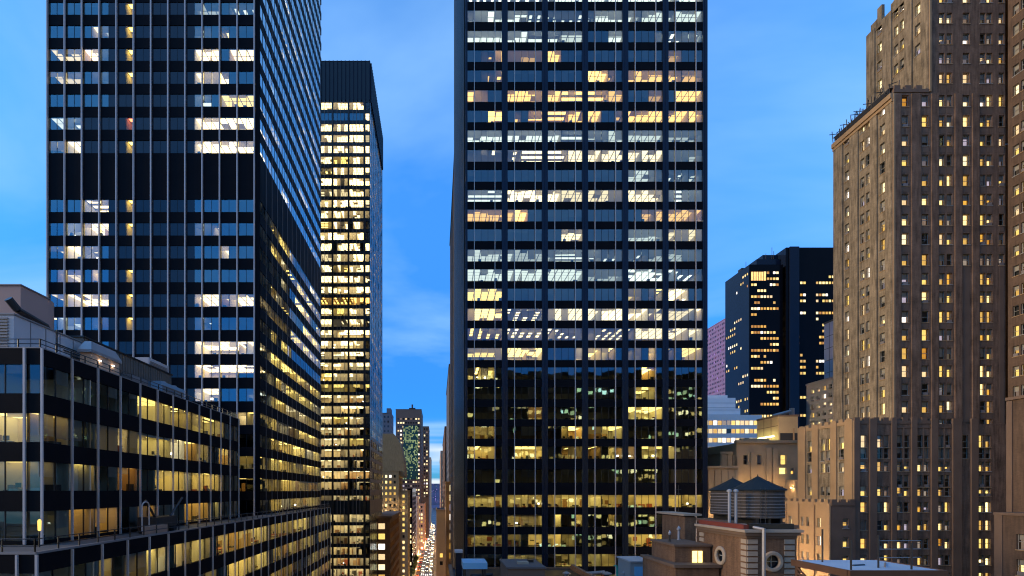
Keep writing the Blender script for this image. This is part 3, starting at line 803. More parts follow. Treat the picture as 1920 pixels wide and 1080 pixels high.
part = {(5, 2): 'OODDD', (3, 0): 'nNNNn', (3, 4): 'nnNNN', (4, 3): 'BBBnn', (4, 4): 'BBBBN', (6, 0): 'BBooO', (6, 3): 'OOOoB', (5, 0): 'BBooO', (5, 5): 'ooBBB', (7, 0): 'OOOBB', (7, 4): 'BBBoo', (7, 5): 'BOOOO', (8, 0): 'BBBOO', (8, 1): 'BoBOO', (8, 3): 'OOBBo',
        (13, 1): 'OOOBB', (13, 4): 'BBooO', (14, 2): 'BBWWW', (17, 4): 'yyBwy', (17, 5): 'WWWBB', (20, 2): 'BBBBW', (20, 3): 'YYyYB', (20, 4): 'YyBYB', (20, 5): 'yBYYY', (21, 0): 'yYyYD', (21, 4): 'DDYYD', (22, 4): 'DYYYD', (23, 1): 'DDDoo', (24, 0): 'yyyYD', (24, 2): 'DDyYY', (24, 3): 'yyYYY', (25, 0): 'YYYYD', (25, 1): 'DYYYY', (25, 2): 'DDYYY', (25, 3): 'YYDYO', (25, 4): 'oDYYY', (25, 5): 'YDDDD',
        (28, 2): 'DYDDY', (28, 3): 'DDDYD', (28, 4): 'DDDYD', (29, 1): 'yyDYY', (29, 2): 'YYyyD', (29, 4): 'YYYYY', (29, 5): 'YDDYD', (30, 0): 'DDDDD', (30, 2): 'DYYYY', (30, 3): 'YYyyD', (30, 4): 'DDDDY'}
def codeC(i):
    return ''.join(part.get((i, b), rowsC[i][b] * 5) for b in range(6))
bayC = [(wx(876.5 + 75.3 * k, YC) - XC, wx(876.5 + 75.3 * k + 64.3, YC) - XC, 5) for k in range(6)]
office_face(CT, frC, flC, bayC, codeC, D=7.5, key='c', bl=-.5)
ztC, zbC = wz(-880, YC), 32
bands(CT, frC, WC, flC, ztC, zbC, name='spandrel')
ce = [0] + [u for b in bayC for u in b[:2]] + [WC]
for a, b in zip(ce[::2], ce[1::2]):
    mb = MB(); mb.box(frC, a, b, -.35, .16, zbC, ztC, M_COLM)
    mb.box(frC, a + (b - a) * .5 - .09, a + (b - a) * .5 + .09, .1, .26, zbC, ztC, M_COLM)
    mb.build('column_cover', CT.root)
pw = (bayC[0][1] - bayC[0][0]) / 5
fins(CT, frC, [b[0] + pw * k for b in bayC for k in (1, 4)], zbC, ztC, .12, .2, M_ALU)
frCL = left(XC, YC)
mb = MB(); mb.box(frCL, .36, 62, -.4, 0, 0, ztC, M_GRAN)
mb.box(WORLD, XC + WC - .4, XC + WC, YC + .36, YC + 62, 0, ztC, M_GRAN); mb.box(WORLD, XC + .4, XC + WC - .4, YC + 61.6, YC + 62, 0, ztC, M_GRAN)
mb.box(WORLD, XC + .4, XC + WC - .4, YC + .4, YC + 61, 0, zbC, M_GRAN); mb.build('side_wall', CT.root)
for k in range(27):
    mb = MB(); u = 1.2 + k * 2.2
    mb.box(frCL, u, u + .9, -.05, .22, 20, ztC, M_COLM if k % 2 else M_GRAN); mb.build('pilaster', CT.root)
mb = MB(); mb.box(WORLD, XC + 8, XC + WC - 8, YC + 8, YC + 60, zbC, ztC, M_FURN[3]); mb.build('service_core', CT.root)
roofslab(CT, XC, XC + WC, YC, YC + 62, ztC + .3)
CT.finish()

# ================================================================== lit tower behind the left tower
Y2 = 174.0; XR2 = wx(694, Y2); XL2 = -60.0
T2 = Building('office_tower', 'brightly lit office tower beside the street with a black finned crown', 'office tower', (-41, 193, 0))
fr2 = front(XL2, Y2); fr2s = right(XR2, Y2)
ks = [k for k in range(44) if k != 37]
fl4 = [(wz(205.3 + 20.36 * k, Y2), wz(205.3 + 20.36 * k, Y2) + (2.55 if k != 36 else 1.6)) for k in ks]
bx = [(595, 622), (625.5, 652), (655.5, 681.5), (685.5, 693.6)]
bay2 = [(wx(a, Y2) - XL2, wx(b, Y2) - XL2, 4 if i < 3 else 1) for i, (a, b) in enumerate(bx)]
pre = [(bay2[0][0] - 5.4 * (j + 1), bay2[0][1] - 5.4 * (j + 1), 4) for j in range(2)][::-1]
def code2(i):
    k = ks[i]
    if k == 1: return 'B' * 12 + 'V'
    if k == 18: return 'O' * 13
    if k == 26: return 'y' * 13
    c = ''
    for b in range(3):
        r = rnd()
        c += ('VVVV' if r < .82 else 'VVVW' if r < .86 else 'YYYY' if r < .92 else 'wwww' if r < .97 else 'BwVV')
    if k in (7, 8, 11, 12, 13, 15): c = ''.join(random.choice('Vw' 'WB') if rnd() < .10 else q for q in c)
    return c + random.choice('VVVwB')
office_face(T2, fr2, fl4, bay2, code2, D=6, o1=True, key='t', detail=.7, bl=.5, glassm=lambda i: M_GLASST if ks[i] == 1 else M_GLASSV)
def side2(i):
    k = ks[i]; out = ''
    if k == 1: return 'B' * 28
    while len(out) < 28: out += pick({'V': .35, 'Y': .42, 'y': .1, 'B': .13}) * 4
    return out[:28]
bay2s = [(1.3 + 5.4 * j, 1.3 + 5.4 * j + 4.6, 4) for j in range(7)]
office_face(T2, fr2s, fl4, bay2s, side2, D=6, ustart=6, key='u', detail=.5, bl=.4, glassm=lambda i: M_GLASSV if ks[i] < 10 else M_GLASSR, wdepth=-.012)
zt2 = wz(115, Y2)
M_BRZ = pmat('bronze_spandrel', (.020, .017, .015), .3, .2, .5, .25, .5)
bands(T2, fr2, XR2 - XL2, fl4, zt2, 0, M_BRZ); bands(T2, fr2s, 39, fl4, zt2, 0, M_BRZ, u0=.05, d0=-.28)
mb = MB(); W2 = XR2 - XL2
edges = [bay2[0][0] - .8] + [u for b in bay2 for u in b[:2]] + [W2]
for a, b in zip(edges[::2], edges[1::2]):
    mb = MB(); mb.box(fr2, a, b, -.35, .3, 0, wz(189, Y2), M_BRZ); mb.build('column_cover', T2.root)
eds = [.06] + [u for b in bay2s for u in b[:2]] + [39]
for a, b in zip(eds[::2], eds[1::2]):
    mb = MB(); mb.box(fr2s, a, b, -.3, .012, 0, wz(189, Y2), M_BRZ); mb.build('column_cover', T2.root)
fins(T2, fr2, [b[0] + (b[1] - b[0]) * j / 4 for b in bay2[:3] for j in (1, 2, 3)], 0, wz(189, Y2), .09, .2, M_ALUD)
fins(T2, fr2s, [b[0] + (b[1] - b[0]) * j / 4 for b in bay2s for j in (1, 2, 3)], 0, wz(189, Y2), .07, .014, M_ALUD, d0=-.1)
fins(T2, fr2, [W2 - .25 - 1.36 * j for j in range(14)], wz(189, Y2) + .05, zt2, .22, .45, M_COLM, 'crown_fin')
fins(T2, fr2s, [.9 + 1.36 * j for j in range(28)], wz(189, Y2) + .05, zt2, .22, .45, M_COLM, 'crown_fin')
mb = MB(); mb.box(WORLD, XL2, XL2 + .5, Y2 + .35, Y2 + 39, 0, zt2, M_BRZ); mb.box(WORLD, XL2 + .5, XR2 - .3, Y2 + 38.6, Y2 + 39, 0, zt2, M_BRZ); mb.build('rear_wall', T2.root)
mb = MB(); mb.box(WORLD, XL2 + 7, XR2 - 7, Y2 + 7, Y2 + 38, 0, zt2 - 1, M_FURN[3]); mb.build('service_core', T2.root)
roofslab(T2, XL2, XR2, Y2, Y2 + 39, zt2 + .2, M_BRZ)
T2.finish()
P = thing('roof_davit', 'small steel davit crane on the roof of the lit tower', 'roof crane', (-38, 180, zt2 + .2))
mb = MB(); mb.box(WORLD, -39.5, -37.4, 179, 181, zt2 + .2, zt2 + 1.4, M_HOOD); mb.build('base', P)
mb = MB(); mb.bar((-37.6, 180, zt2 + 1.2), (-37.8, 180, zt2 + 3.0), .2, M_RIG); mb.bar((-40.5, 180, zt2 + 3.0), (-37.6, 180, zt2 + 3.0), .2, M_RIG); mb.build('boom', P)

# ================================================================== brick hotel on the right
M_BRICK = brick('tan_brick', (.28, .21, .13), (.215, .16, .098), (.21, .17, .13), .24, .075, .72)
M_BRICK2 = brick('shaded_tan_brick', (.20, .12, .076), (.155, .09, .057), (.15, .105, .08), .24, .075, .72)  # darker copy of the tan brick, front-face shade put into its colour
M_SHADED_BRICK = brick('shaded_dark_brick', (.125, .075, .048), (.095, .056, .036), (.11, .08, .06), .24, .075, .5)  # darker brick; the right wing's shade is put into this colour
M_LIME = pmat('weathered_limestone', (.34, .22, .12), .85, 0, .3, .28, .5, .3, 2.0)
M_LIMED = pmat('grey_and_shaded_limestone', (.155, .10, .07), .85, 0, .3, .3, .5, .3, 2.0)  # dark stone for copings; on hotel fronts it holds the shade of the limestone
YH = 80.0
HB = Building('brick_hotel', 'tall stepped tan brick hotel with small sash windows at the right', 'hotel', (78, 86, 0))
def zr(py, h): c = wz(py, YH); return (c - h / 2, c + h / 2)
cw = lambda px, X0, w=.98, Y=YH: (wx(px, Y) - w / 2 - X0, wx(px, Y) + w / 2 - X0)
HW = {'y': .50, 'p': .13, 'w': .12, 'o': .12, 'g': .06, 'd': .07}
def hot(ci, ri): return pick(HW)
shaft_py = [189, 227, 263, 300.5, 338, 374, 412, 448, 487, 523, 557, 594, 627.7, 662.5, 696, 730, 763, 797]
rowS = [zr(p, 1.78) for p in shaft_py]
xs0, xe0 = wx(1675, YH), wx(1885, YH)
fpx = [(1697.5, 1.06), (1735, 1.06), (1766.5, .86), (1780.5, .86), (1812, 1.06), (1843, .88), (1855.5, .88), (1878, .86)]
colS = [cw(p, xs0, w) for p, w in fpx]
def codeS(ci, ri):
    r = len(rowS) - 1 - ri            # 0 = top row
    if ci == 4 and r > 8: return '.'
    if ci == 7 and r > 8: return '.'
    if ci in (5, 6): return pick({'y': .62, 'o': .16, 'p': .1, 'd': .06, 'w': .06})
    return hot(ci, ri)
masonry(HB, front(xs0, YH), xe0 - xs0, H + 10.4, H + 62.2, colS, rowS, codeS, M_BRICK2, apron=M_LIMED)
# shaft, lit flank towards the avenue
def cl(c, w=.92): return (c - w / 2, c + w / 2)
flank = [cl(2.0), cl(4.75, .8), cl(5.85, .8), cl(9.05)]
HWL = {'w': .44, 'p': .20, 'y': .20, 'd': .09, 'g': .07}
rowL = rowS
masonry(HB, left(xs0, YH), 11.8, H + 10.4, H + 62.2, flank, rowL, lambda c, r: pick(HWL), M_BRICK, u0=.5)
# upper shaft, set back on the left
xs1 = wx(1743, YH)
up_py = [-80, -42, -5, 33.7, 72.5, 109, 146]
rowU = [zr(p, 1.7) for p in up_py]
colU = [cw(p, xs1, w) for p, w in fpx[2:]]
masonry(HB, front(xs1, YH + .02), xe0 - xs1, H + 62.2, H + 88, colU, rowU, lambda c, r: pick({'y': .3, 'p': .2, 'w': .15, 'd': .2, 'g': .15}), M_BRICK2)
masonry(HB, left(xs1, YH + .02), 11.5, H + 62.2, H + 80.6, flank, rowU[:-2], lambda c, r: pick(HWL), M_BRICK, u0=.5)
# base, wider, with tall arched openings along its top
xb = wx(1597, YH); yb = YH - .35
bcol = [(1619.5, .98), (1650, .8), (1662.5, .8), (1687, .82), (1700, .82), (1725, .82), (1737, .82), (1764, .82), (1776.5, .82), (1810, .9), (1840.5, .84), (1853, .84)]
colB = [cw(p, xb, w, yb) for p, w in bcol]
rowB = [zr(828, 1.9), zr(850, 1.7), zr(875, 1.5), zr(902, 1.9), zr(918.5, 0.01 + 0.0) if False else zr(921, 1.5), zr(951, 1.55), zr(985, 1.55), zr(1019, 1.55), zr(1050, 1.55), zr(1083, 1.55)]
rowB.sort()
def codeB(ci, ri):
    r = len(rowB) - 1 - ri
    if r == 1: return 'd' if ci != 9 else 'd'
    if r == 3: return '.' if ci in (0, 1, 2, 9) else 'd'
    if r == 0: return 'd' if 3 <= ci <= 9 else 'w' if ci < 2 else 'y' if ci >= 10 else 'd'
    if ci == 9: return '.'
    if ci >= 10: return 'Y' if rnd() < .7 else 'y'
    return pick({'y': .48, 'o': .14, 'p': .16, 'g': .1, 'd': .12})
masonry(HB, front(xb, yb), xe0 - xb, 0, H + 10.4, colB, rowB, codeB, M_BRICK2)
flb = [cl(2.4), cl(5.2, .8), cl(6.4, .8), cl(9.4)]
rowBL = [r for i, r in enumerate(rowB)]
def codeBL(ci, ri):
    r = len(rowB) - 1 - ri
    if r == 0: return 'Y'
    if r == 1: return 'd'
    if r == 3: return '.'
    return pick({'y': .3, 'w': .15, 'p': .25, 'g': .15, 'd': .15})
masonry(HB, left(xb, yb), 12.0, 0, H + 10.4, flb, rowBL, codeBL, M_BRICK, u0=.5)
# low block in pale stone
xl = wx(1558, YH - .7); yl = YH - .7
rowLo = [zr(981, 1.5), zr(1016, 1.5), zr(1050, 1.5)]
masonry(HB, front(xl, yl), xb - xl, 0, H - 2.3, [cl(2.3, .9)], rowLo, lambda c, r: pick({'y': .5, 'p': .3, 'd': .2}), M_LIMED)
masonry(HB, left(xl, yl), 11.6, 0, H - 2.3, [cl(2.5, .8), cl(5.0, .6), cl(6.2, .6), cl(9.2, .8)], rowLo, lambda c, r: pick({'w': .3, 'p': .3, 'y': .25, 'd': .15}), M_LIME, u0=.5)
# right wing reaching towards the camera
frW = left(xe0, 58)
masonry(HB, frW, 22 - .36, 0, H + 88, [cl(20.55, .85), cl(19.45, .85), cl(17, .9), cl(14.6, .9), cl(12, .9), cl(9, .9)], sorted([zr(p, 1.6) for p in range(-40, 900, 37)]), lambda c, r: pick({'y': .34, 'w': .1, 'p': .12, 'd': .28, 'g': .16}), M_SHADED_BRICK)
mb = MB(); mb.box(WORLD, xe0, xe0 + 20, 57.5, 58, 0, H + 88, M_SHADED_BRICK); mb.box(WORLD, xe0 + 19.5, xe0 + 20, 58, YH + 12, 0, H + 88, M_SHADED_BRICK)
mb.box(WORLD, xs0 + .5, xe0 + 19.5, YH + 11.6, YH + 12, 0, H + 62, M_BRICK2); mb.box(WORLD, xs1 + .5, xe0 + 19.5, YH + 11.3, YH + 11.58, H + 62, H + 80.6, M_BRICK2)
mb.box(WORLD, xl + .5, xs0, YH + 10.9, YH + 11.5, 0, H - 2.5, M_BRICK2); mb.box(WORLD, xb + .5, xs0, YH + 11.55, YH + 11.65, H - 2.3, H + 10.2, M_BRICK2); mb.build('rear_wall', HB.root)
roofslab(HB, xs0 + .4, xs1 + .1, YH + .4, YH + 11.7, H + 62.0, M_LIMED); roofslab(HB, xs1 + .4, xe0 + 19, YH + .5, YH + 11.4, H + 80.4, M_LIMED)
roofslab(HB, xb + .4, xs0 + .1, yb + .4, YH + 11.6, H + 10.2, M_LIMED); roofslab(HB, xl + .4, xb + .1, yl + .4, YH + 11.2, H - 2.5, M_LIMED)
frb_c = front(xb, yb)
# slender piers between the window bays
def piers(fr, us, z0, z1, m, w=.5, d=.16):
    d *= 1.7
    for a, b in us:
        mb = MB(); mb.box(fr, a, b, -.05, d, z0, z1, m); mb.build('pilaster', HB.root)
piers(left(xs0, YH), [(.0, 1.15), (2.75, 4.1), (6.5, 8.3), (9.8, 11.8)], H + 10.4, H + 61.3, M_BRICK)
piers(left(xs1, YH + .02), [(.0, 1.15), (2.75, 4.1), (6.5, 8.3), (9.8, 11.5)], H + 62.25, H + 81.2, M_BRICK)
gaps = [(0, colS[0][0] - .35), (colS[0][1] + .35, colS[1][0] - .35), (colS[1][1] + .35, colS[2][0] - .3), (colS[3][1] + .3, colS[4][0] - .3), (colS[4][1] + .3, colS[5][0] - .3)]
piers(front(xs0, YH), gaps, H + 10.8, H + 62, M_BRICK2, d=.10)
gb = [(0, colB[0][0] - .3), (colB[0][1] + .3, colB[1][0] - .25), (colB[2][1] + .25, colB[3][0] - .25), (colB[4][1] + .2, colB[5][0] - .2), (colB[6][1] + .2, colB[7][0] - .2), (colB[8][1] + .25, colB[9][0] - .3), (colB[9][1] + .3, colB[10][0] - .3)]
piers(front(xb, yb), gb, 20, H + 11.2, M_LIMED, d=.14)
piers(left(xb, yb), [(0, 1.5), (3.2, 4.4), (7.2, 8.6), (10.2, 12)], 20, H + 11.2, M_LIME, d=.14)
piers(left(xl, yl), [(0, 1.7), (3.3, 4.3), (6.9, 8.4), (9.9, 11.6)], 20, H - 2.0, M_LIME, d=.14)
for fr_, z0_, z1_ in ((front(xs0, YH), H + 10.9, H + 62), (front(xs1, YH + .02), H + 62.3, H + 87), (frb_c, 20, H + 10.9)):
    mb = MB(); mb.box(fr_, -.12, .16, -.1, .18, z0_, z1_, M_LIME); mb.build('corner_stone', HB.root)
# stone arches, sills courses and parapets
mb = MB()
frb = front(xb, yb)
for k in (3, 5, 7):
    a, b = colB[k][0], colB[k + 1][1]
    mb.box(frb, a - .15, b + .15, .0, .12, H + 9.75, H + 9.95, M_LIMED)
    mb.box(frb, colB[k][1] + .02, colB[k + 1][0] - .02, -.1, .1, H + 4, H + 9.74, M_LIMED)
mb.build('arch_course', HB.root)
def crenel(fr, W, z, m, step=1.9, h=.75, u0=0.0, name='parapet'):
    mb = MB(); mb.box(fr, u0, W, -.4, .12, z, z + .5, m)
    u = u0 + .1
    while u < W - .5:
        mb.box(fr, u, min(u + step * .55, W - .02), -.36, .08, z + .5, z + .5 + h, m); u += step
    mb.build(name, HB.root)
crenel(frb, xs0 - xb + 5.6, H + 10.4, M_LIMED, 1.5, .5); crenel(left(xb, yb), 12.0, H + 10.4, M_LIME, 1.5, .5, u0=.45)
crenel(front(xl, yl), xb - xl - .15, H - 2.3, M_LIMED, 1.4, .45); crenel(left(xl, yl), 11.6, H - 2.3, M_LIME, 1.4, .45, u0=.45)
crenel(front(xs0, YH), xs1 - xs0 - .2, H + 62.2, M_LIMED, 1.7, .6)
crenel(left(xs1, YH + .02), 11.5, H + 80.6, M_BRICK, 4.0, 1.3, u0=.45)
mb = MB(); mb.box(left(xs0, YH), -.1, 11.9, -.05, .55, H + 61.3, H + 62.1, M_LIME); mb.box(left(xs0, YH), -.1, 11.9, .0, .35, H + 60.8, H + 61.3, M_LIME); mb.build('cornice', HB.root)
flood_l = emis('added_street_glow', (1, .68, .36), 330)  # unseen lamps added for street-level glow on the hotel's low block
for yy in (82, 87):
    mb = MB(); mb.box(WORLD, 54.6, 55.1, yy, yy + .5, H - 15.5, H - 15, flood_l); mb.build('added_floodlight', HB.root)
HB.finish()
# scaffold and netting clutter on the hotel's setback
P = thing('roof_scaffold', 'dark tangle of roof scaffold poles and planks along the hotel setback', 'scaffold', (xs0 + 1, YH + 5.5, H + 62.1))
mb = MB()
for k in range(15):
    y = YH + .2 + .82 * k
    for x in (xs0 - .45, xs0 + .9): mb.bar((x + U(-.1, .1), y, H + 62.1), (x + U(-.2, .2), y + U(-.2, .2), H + 62.1 + U(1.4, 2.6)), .06, M_RIG, 5)
for k in range(26):
    y = U(YH, YH + 11.6); mb.bar((xs0 + U(-.6, .9), y, H + 62.3 + U(0, 1.8)), (xs0 + U(-.9, .9), y + U(-1.6, 1.6), H + 62.3 + U(0, 2.1)), .055, M_RIG, 5)
for k in range(5): mb.bar((xs0 - 1.7 + U(-.4, .3), YH + 1.5 + 2.4 * k, H + 63.3), (xs0 + .6, YH + 1.6 + 2.4 * k, H + 63.6), .06, M_RIG, 5)
mb.build('pole', P)
mb = MB(); mb.box(WORLD, xs0 - .5, xs0 + 1.0, YH + .1, YH + 11.6, H + 63.0, H + 63.08, M_BROWN); mb.box(WORLD, xs0 - .52, xs0 - .46, YH + .3, YH + 11.2, H + 62.2, H + 63.0, M_RIG); mb.build('plank', P)

# ================================================================== generic city block
def block(name, label, cat, x0, x1, y0, y1, z1, m, fpitch=3.3, cpitch=2.6, win=(1.3, 1.7), wts=None, faces='F', wtsS=None, z0=0.0, zlow=12.0, top=2.0, group=None, most=100, mS=None, simple=True, store=False):
    B = Building(name, label, cat, ((x0 + x1) / 2, (y0 + y1) / 2, z0), group)
    wts = wts or {'y': .3, 'w': .2, 'p': .15, 'd': .35}
    zz = z1 - top - win[1]; rows = []
    while zz > zlow: rows.append((zz, zz + win[1])); zz -= fpitch
    def cols(L, off=0.5):
        n = max(1, int((L - 1.0) / cpitch)); s = (L - n * cpitch) / 2
        return [(s + cpitch * (i + .5) - win[0] / 2, s + cpitch * (i + .5) + win[0] / 2) for i in range(n)]
    t = .5
    if 'F' in faces: masonry(B, front(x0, y0), x1 - x0, z0, z1, cols(x1 - x0), rows, lambda c, r: pick(wts), m, simple=simple)
    for f, fr in (('R', right(x1, y0)), ('L', left(x0, y0))):
        if f in faces: masonry(B, fr, y1 - y0, z0, z1, [c for c in cols(y1 - y0) if c[0] > t + .1], rows, lambda c, r: pick(wtsS or wts), mS or m, simple=simple, u0=t)
    mb = MB()
    if 'F' not in faces: mb.box(WORLD, x0, x1, y0, y0 + t, z0, z1, m)
    if 'L' not in faces: mb.box(WORLD, x0, x0 + t, y0 + t, y1, z0, z1, m)
    if 'R' not in faces: mb.box(WORLD, x1 - t, x1, y0 + t, y1, z0, z1, m)
    mb.box(WORLD, x0 + t, x1 - t, y1 - t, y1, z0, z1, m); mb.build('wall', B.root)
    roofslab(B, x0 + t, x1 - t, y0 + t, y1 - t, z1 - .3, M_GRAN)
    mb = MB()
    mb.box(front(x0, y0), -.15, x1 - x0 + .15, -.3, .25, z1, z1 + .5, mS or m)
    mb.box(WORLD, x1 - .3, x1 + .25, y0 + .3, y1, z1, z1 + .5, mS or m); mb.box(WORLD, x0 - .25, x0 + .3, y0 + .3, y1, z1, z1 + .5, mS or m); mb.build('parapet', B.root)
    if store:
        em = emis('shop_light', (1, .55, .2), 5.5, .5, .7)
        mb = MB()
        if store == 'R':
            y = y0 + 1
            while y < y1 - 4: mb.box(WORLD, x1 + .02, x1 + .12, y, y + 3.2, .8, 3.6, em); y += 4.4
        else:
            y = y0 + 1
            while y < y1 - 4: mb.box(WORLD, x0 - .12, x0 - .02, y, y + 3.2, .8, 3.6, em); y += 4.4
        mb.build('shop_window', B.root)
    return B

# ------------------------------------------------------------------ right distance
M_DGL = pmat('dark_curtain_wall', (.005, .005, .007), .15, 0, .05, .3, .1)
M_DGL2 = pmat('blue_curtain_wall', (.008, .013, .026), .12, 0, .13, .2, .1)
YG = 334.0; xg = wx(1405, YG); zg = wz(496, YG)
G = Building('glass_tower', 'dark stepped glass tower with broken rows of amber windows between centre tower and hotel', 'office tower', (240, 350, 0))
def gcode(c, r):
    return pick({'y': .30, 'o': .10, 'w': .06, 'd': .20, '.': .34})
rowsG = [(zg - 4.4 - 3.9 * k - 1.7, zg - 4.4 - 3.9 * k) for k in range(36)]
def runs_code(p=.34):
    memo = {}
    def f(c, r):
        if (c, r) not in memo:
            memo[(c, r)] = memo[(c - 1, r)] if (c - 1, r) in memo and rnd() < .68 else (pick({'y': .55, 'o': .25, 'w': .2}) if rnd() < p else '.')
        return memo[(c, r)]
    return f
colG = [(1.2 + 2.05 * k, 1.2 + 2.05 * k + 1.8) for k in range(20)]
xm = wx(1468, YG)
masonry(G, front(xg, YG), xm - xg - .1, 0, zg, [c for c in colG if c[1] < xm - xg - .6], rowsG, runs_code(.5), M_DGL, simple=True)
masonry(G, left(xg, YG), 28, 0, zg, [(1.5 + 2.4 * k, 3.5 + 2.4 * k) for k in range(11)], rowsG, runs_code(.22), M_DGL2, simple=True, u0=.5)
zg2 = wz(464, 331)
rowsG2 = [(zg - 4.4 - 3.9 * k - 1.7, zg - 4.4 - 3.9 * k) for k in range(36)]
masonry(G, front(xm, 331), 75, 0, zg2, [(3 + 2.05 * k, 4.8 + 2.05 * k) for k in range(33) if k not in (5, 6, 7)], rowsG2, runs_code(.36), M_DGL, simple=True)
mb = MB(); mb.box(left(xm, 331), .5, 30, -.5, 0, zg - 2, zg2, M_DGL2); mb.box(WORLD, xm + .5, xm + 75, 360, 361, 0, zg2, M_DGL); mb.box(WORLD, xg + .5, xm, 361.5, 362, 0, zg, M_DGL); mb.box(WORLD, xm + 74.5, xm + 75, 331.5, 360, 0, zg2, M_DGL)
mb.box(WORLD, xm + 2, xm + 8, 330.2, 331, 40, zg2 + .3, M_DGL2); mb.build('wall', G.root)
mb = MB(); mb.box(WORLD, xg + 6, xm - .2, YG + 2, YG + 26, zg - .3, wz(486, YG + 2), M_DGL2); mb.box(WORLD, xg + 12, xm - .2, YG + 5, YG + 24, zg, wz(478, YG + 5), M_DGL2); mb.box(WORLD, xg + 2, xg + 5, YG + 12, YG + 16, zg, zg + 3, M_GRAN); mb.build('plant_room', G.root)
mb = MB(); [mb.bar((xg + a, YG + 5, zg), (xg + a, YG + 5, zg + h), .15, M_RIG, 5) for a, h in ((0.8, 4), (14, 9.5), (18, 13.5), (19.2, 11))]; mb.build('mast', G.root)
roofslab(G, xg + .5, xm, YG + .5, 361, zg - .3); roofslab(G, xm + .5, xm + 74, 331.5, 360, zg2 - .3)
mb = MB(); mb.box(front(xg + 1.2, YG), 0, 9.5, .0, .12, zg - 10.4, zg - 4.8, emis('amber_lobby', (1, .56, .2), .9, .5, 1.2))
for k in range(1, 6): mb.box(front(xg + 1.2, YG), 1.6 * k - .25, 1.6 * k + .1, .13, .2, zg - 10.4, zg - 4.8, M_BAR)
mb.build('sky_lobby_window', G.root)
G.finish()
M_PINK = pmat('mauve_glass_wall', (.22, .12, .20), .3, 0, .5, .35, .25)
emis('magenta_lit', (1, .5, .9), .2, .7, 1.2); LITC['m'] = ('magenta_lit', (1, .45, .9), .2)
B = block('glass_tower', 'mauve lit tower half hidden behind the dark stepped glass tower', 'tower', 224, 275, 384, 450, wz(597, 397), M_PINK, 3.4, 2.4, (1.5, 1.5), {'m': .5, 'd': .5}, 'FL', zlow=90)
B.finish()
# white stepped building
M_WHT = pmat('white_panel', (.80, .70, .66), .7, 0, .3, .08, .3)
YW = 226.0
Wb = Building('office_building', 'white stepped office building with ribbon windows beside the central tower', 'office building', (128, 240, 0))
x0w, x1w = wx(1300, YW), wx(1429, YW)
rw = [wz(p, YW) for p in (797, 812.5, 829.5, 846, 862, 878, 894, 910, 926)]
masonry(Wb, front(x0w, YW), x1w - x0w, 0, wz(778, YW), [(x0 * 2.0 + .8, x0 * 2.0 + 2.65) for x0 in range(int((x1w - x0w - 1) / 2))], [(z, z + 2.0) for z in rw], lambda c, r: ('.' if c > 13 and r < 5 else pick({'w': .35, 'y': .45, 'p': .1, 'd': .1})), M_WHT, simple=True)
mb = MB(); mb.box(WORLD, x1w - .5, x1w, YW + .5, YW + 30, 0, wz(778, YW), M_WHT); mb.box(WORLD, x0w, x0w + .5, YW + .5, YW + 30, 0, wz(778, YW), M_WHT); mb.box(WORLD, x0w + .5, x1w - .5, YW + 29.5, YW + 30, 0, wz(778, YW), M_WHT)
mb.build('wall', Wb.root)
roofslab(Wb, x0w + .5, x1w - .5, YW + .5, YW + 29, wz(778, YW) - .2, M_WHT)
for a, b, y_, ya, n in ((1300, 1379, 746, 14, 'upper_tier'), (1300, 1388, 772 - 6, 7, 'upper_tier'), (1300, 1378 - 14, 741, 17, 'upper_tier')):
    mb = MB(); mb.box(WORLD, wx(a, YW + ya), wx(b, YW + ya), YW + ya, YW + 28 - ya / 4, wz(778, YW) - .1, wz(y_, YW + ya), M_WHT)
    for k in range(4): mb.box(front(wx(a, YW + ya), YW + ya), 0, wx(b, YW + ya) - wx(a, YW + ya), .0, .08, wz(778, YW) + 1 + 2.2 * k, wz(778, YW) + 1.12 + 2.2 * k, M_ALUD) if wz(778, YW) + 1.2 + 2.2 * k < wz(y_, YW + ya) else None
    mb.build(n, Wb.root)
Wb.finish()
# tan stone hall
M_HALL = pmat('buff_stone', (.40, .29, .17), .85, 0, .3, .28, .35, .25, 1.5)
TH = Building('stone_hall', 'buff stone hall with blind pilasters behind the water tanks', 'stone building', (72, 115, 0))
YT = 107.0
xt0, xt1 = wx(1381, YT), wx(1500, YT)
zt = wz(831, YT)
cwt = lambda px, w: (wx(px, YT) - w / 2 - xt0, wx(px, YT) + w / 2 - xt0)
def codeT(c, r): return ['.' if r else 'd', 'd' if r else '.', '.', 'Y' if r == 0 else 'Y', 'd'][c] if False else {(0, 1): 'd', (1, 1): 'd', (2, 1): 'Y', (2, 0): 'Y', (3, 0): 'o', (3, 1): '.'}.get((c, r), '.')
masonry(TH, front(xt0, YT), xt1 - xt0, 0, zt, [cwt(1398, .9), cwt(1424, .9), cwt(1468, 1.5), cwt(1486, .7)], [(wz(889, YT), wz(877, YT)), (wz(871, YT), wz(853, YT))], codeT, M_HALL)
mb = MB()
for px in (1385, 1411, 1440, 1452): mb.box(front(xt0, YT), wx(px, YT) - xt0 - .5, wx(px, YT) - xt0 + .5, -.05, .35, 0, zt - 1 - (px % 3), M_HALL)
mb.build('pilaster', TH.root)
mb = MB(); mb.box(WORLD, xt0, xt0 + .5, YT + .5, YT + 22, 0, zt, M_HALL); mb.box(WORLD, xt1 - .5, xt1, YT + .5, YT + 22, 0, zt, M_HALL); mb.box(WORLD, xt0 + .5, xt1 - .5, YT + 21.5, YT + 22, 0, zt, M_HALL); mb.build('wall', TH.root)
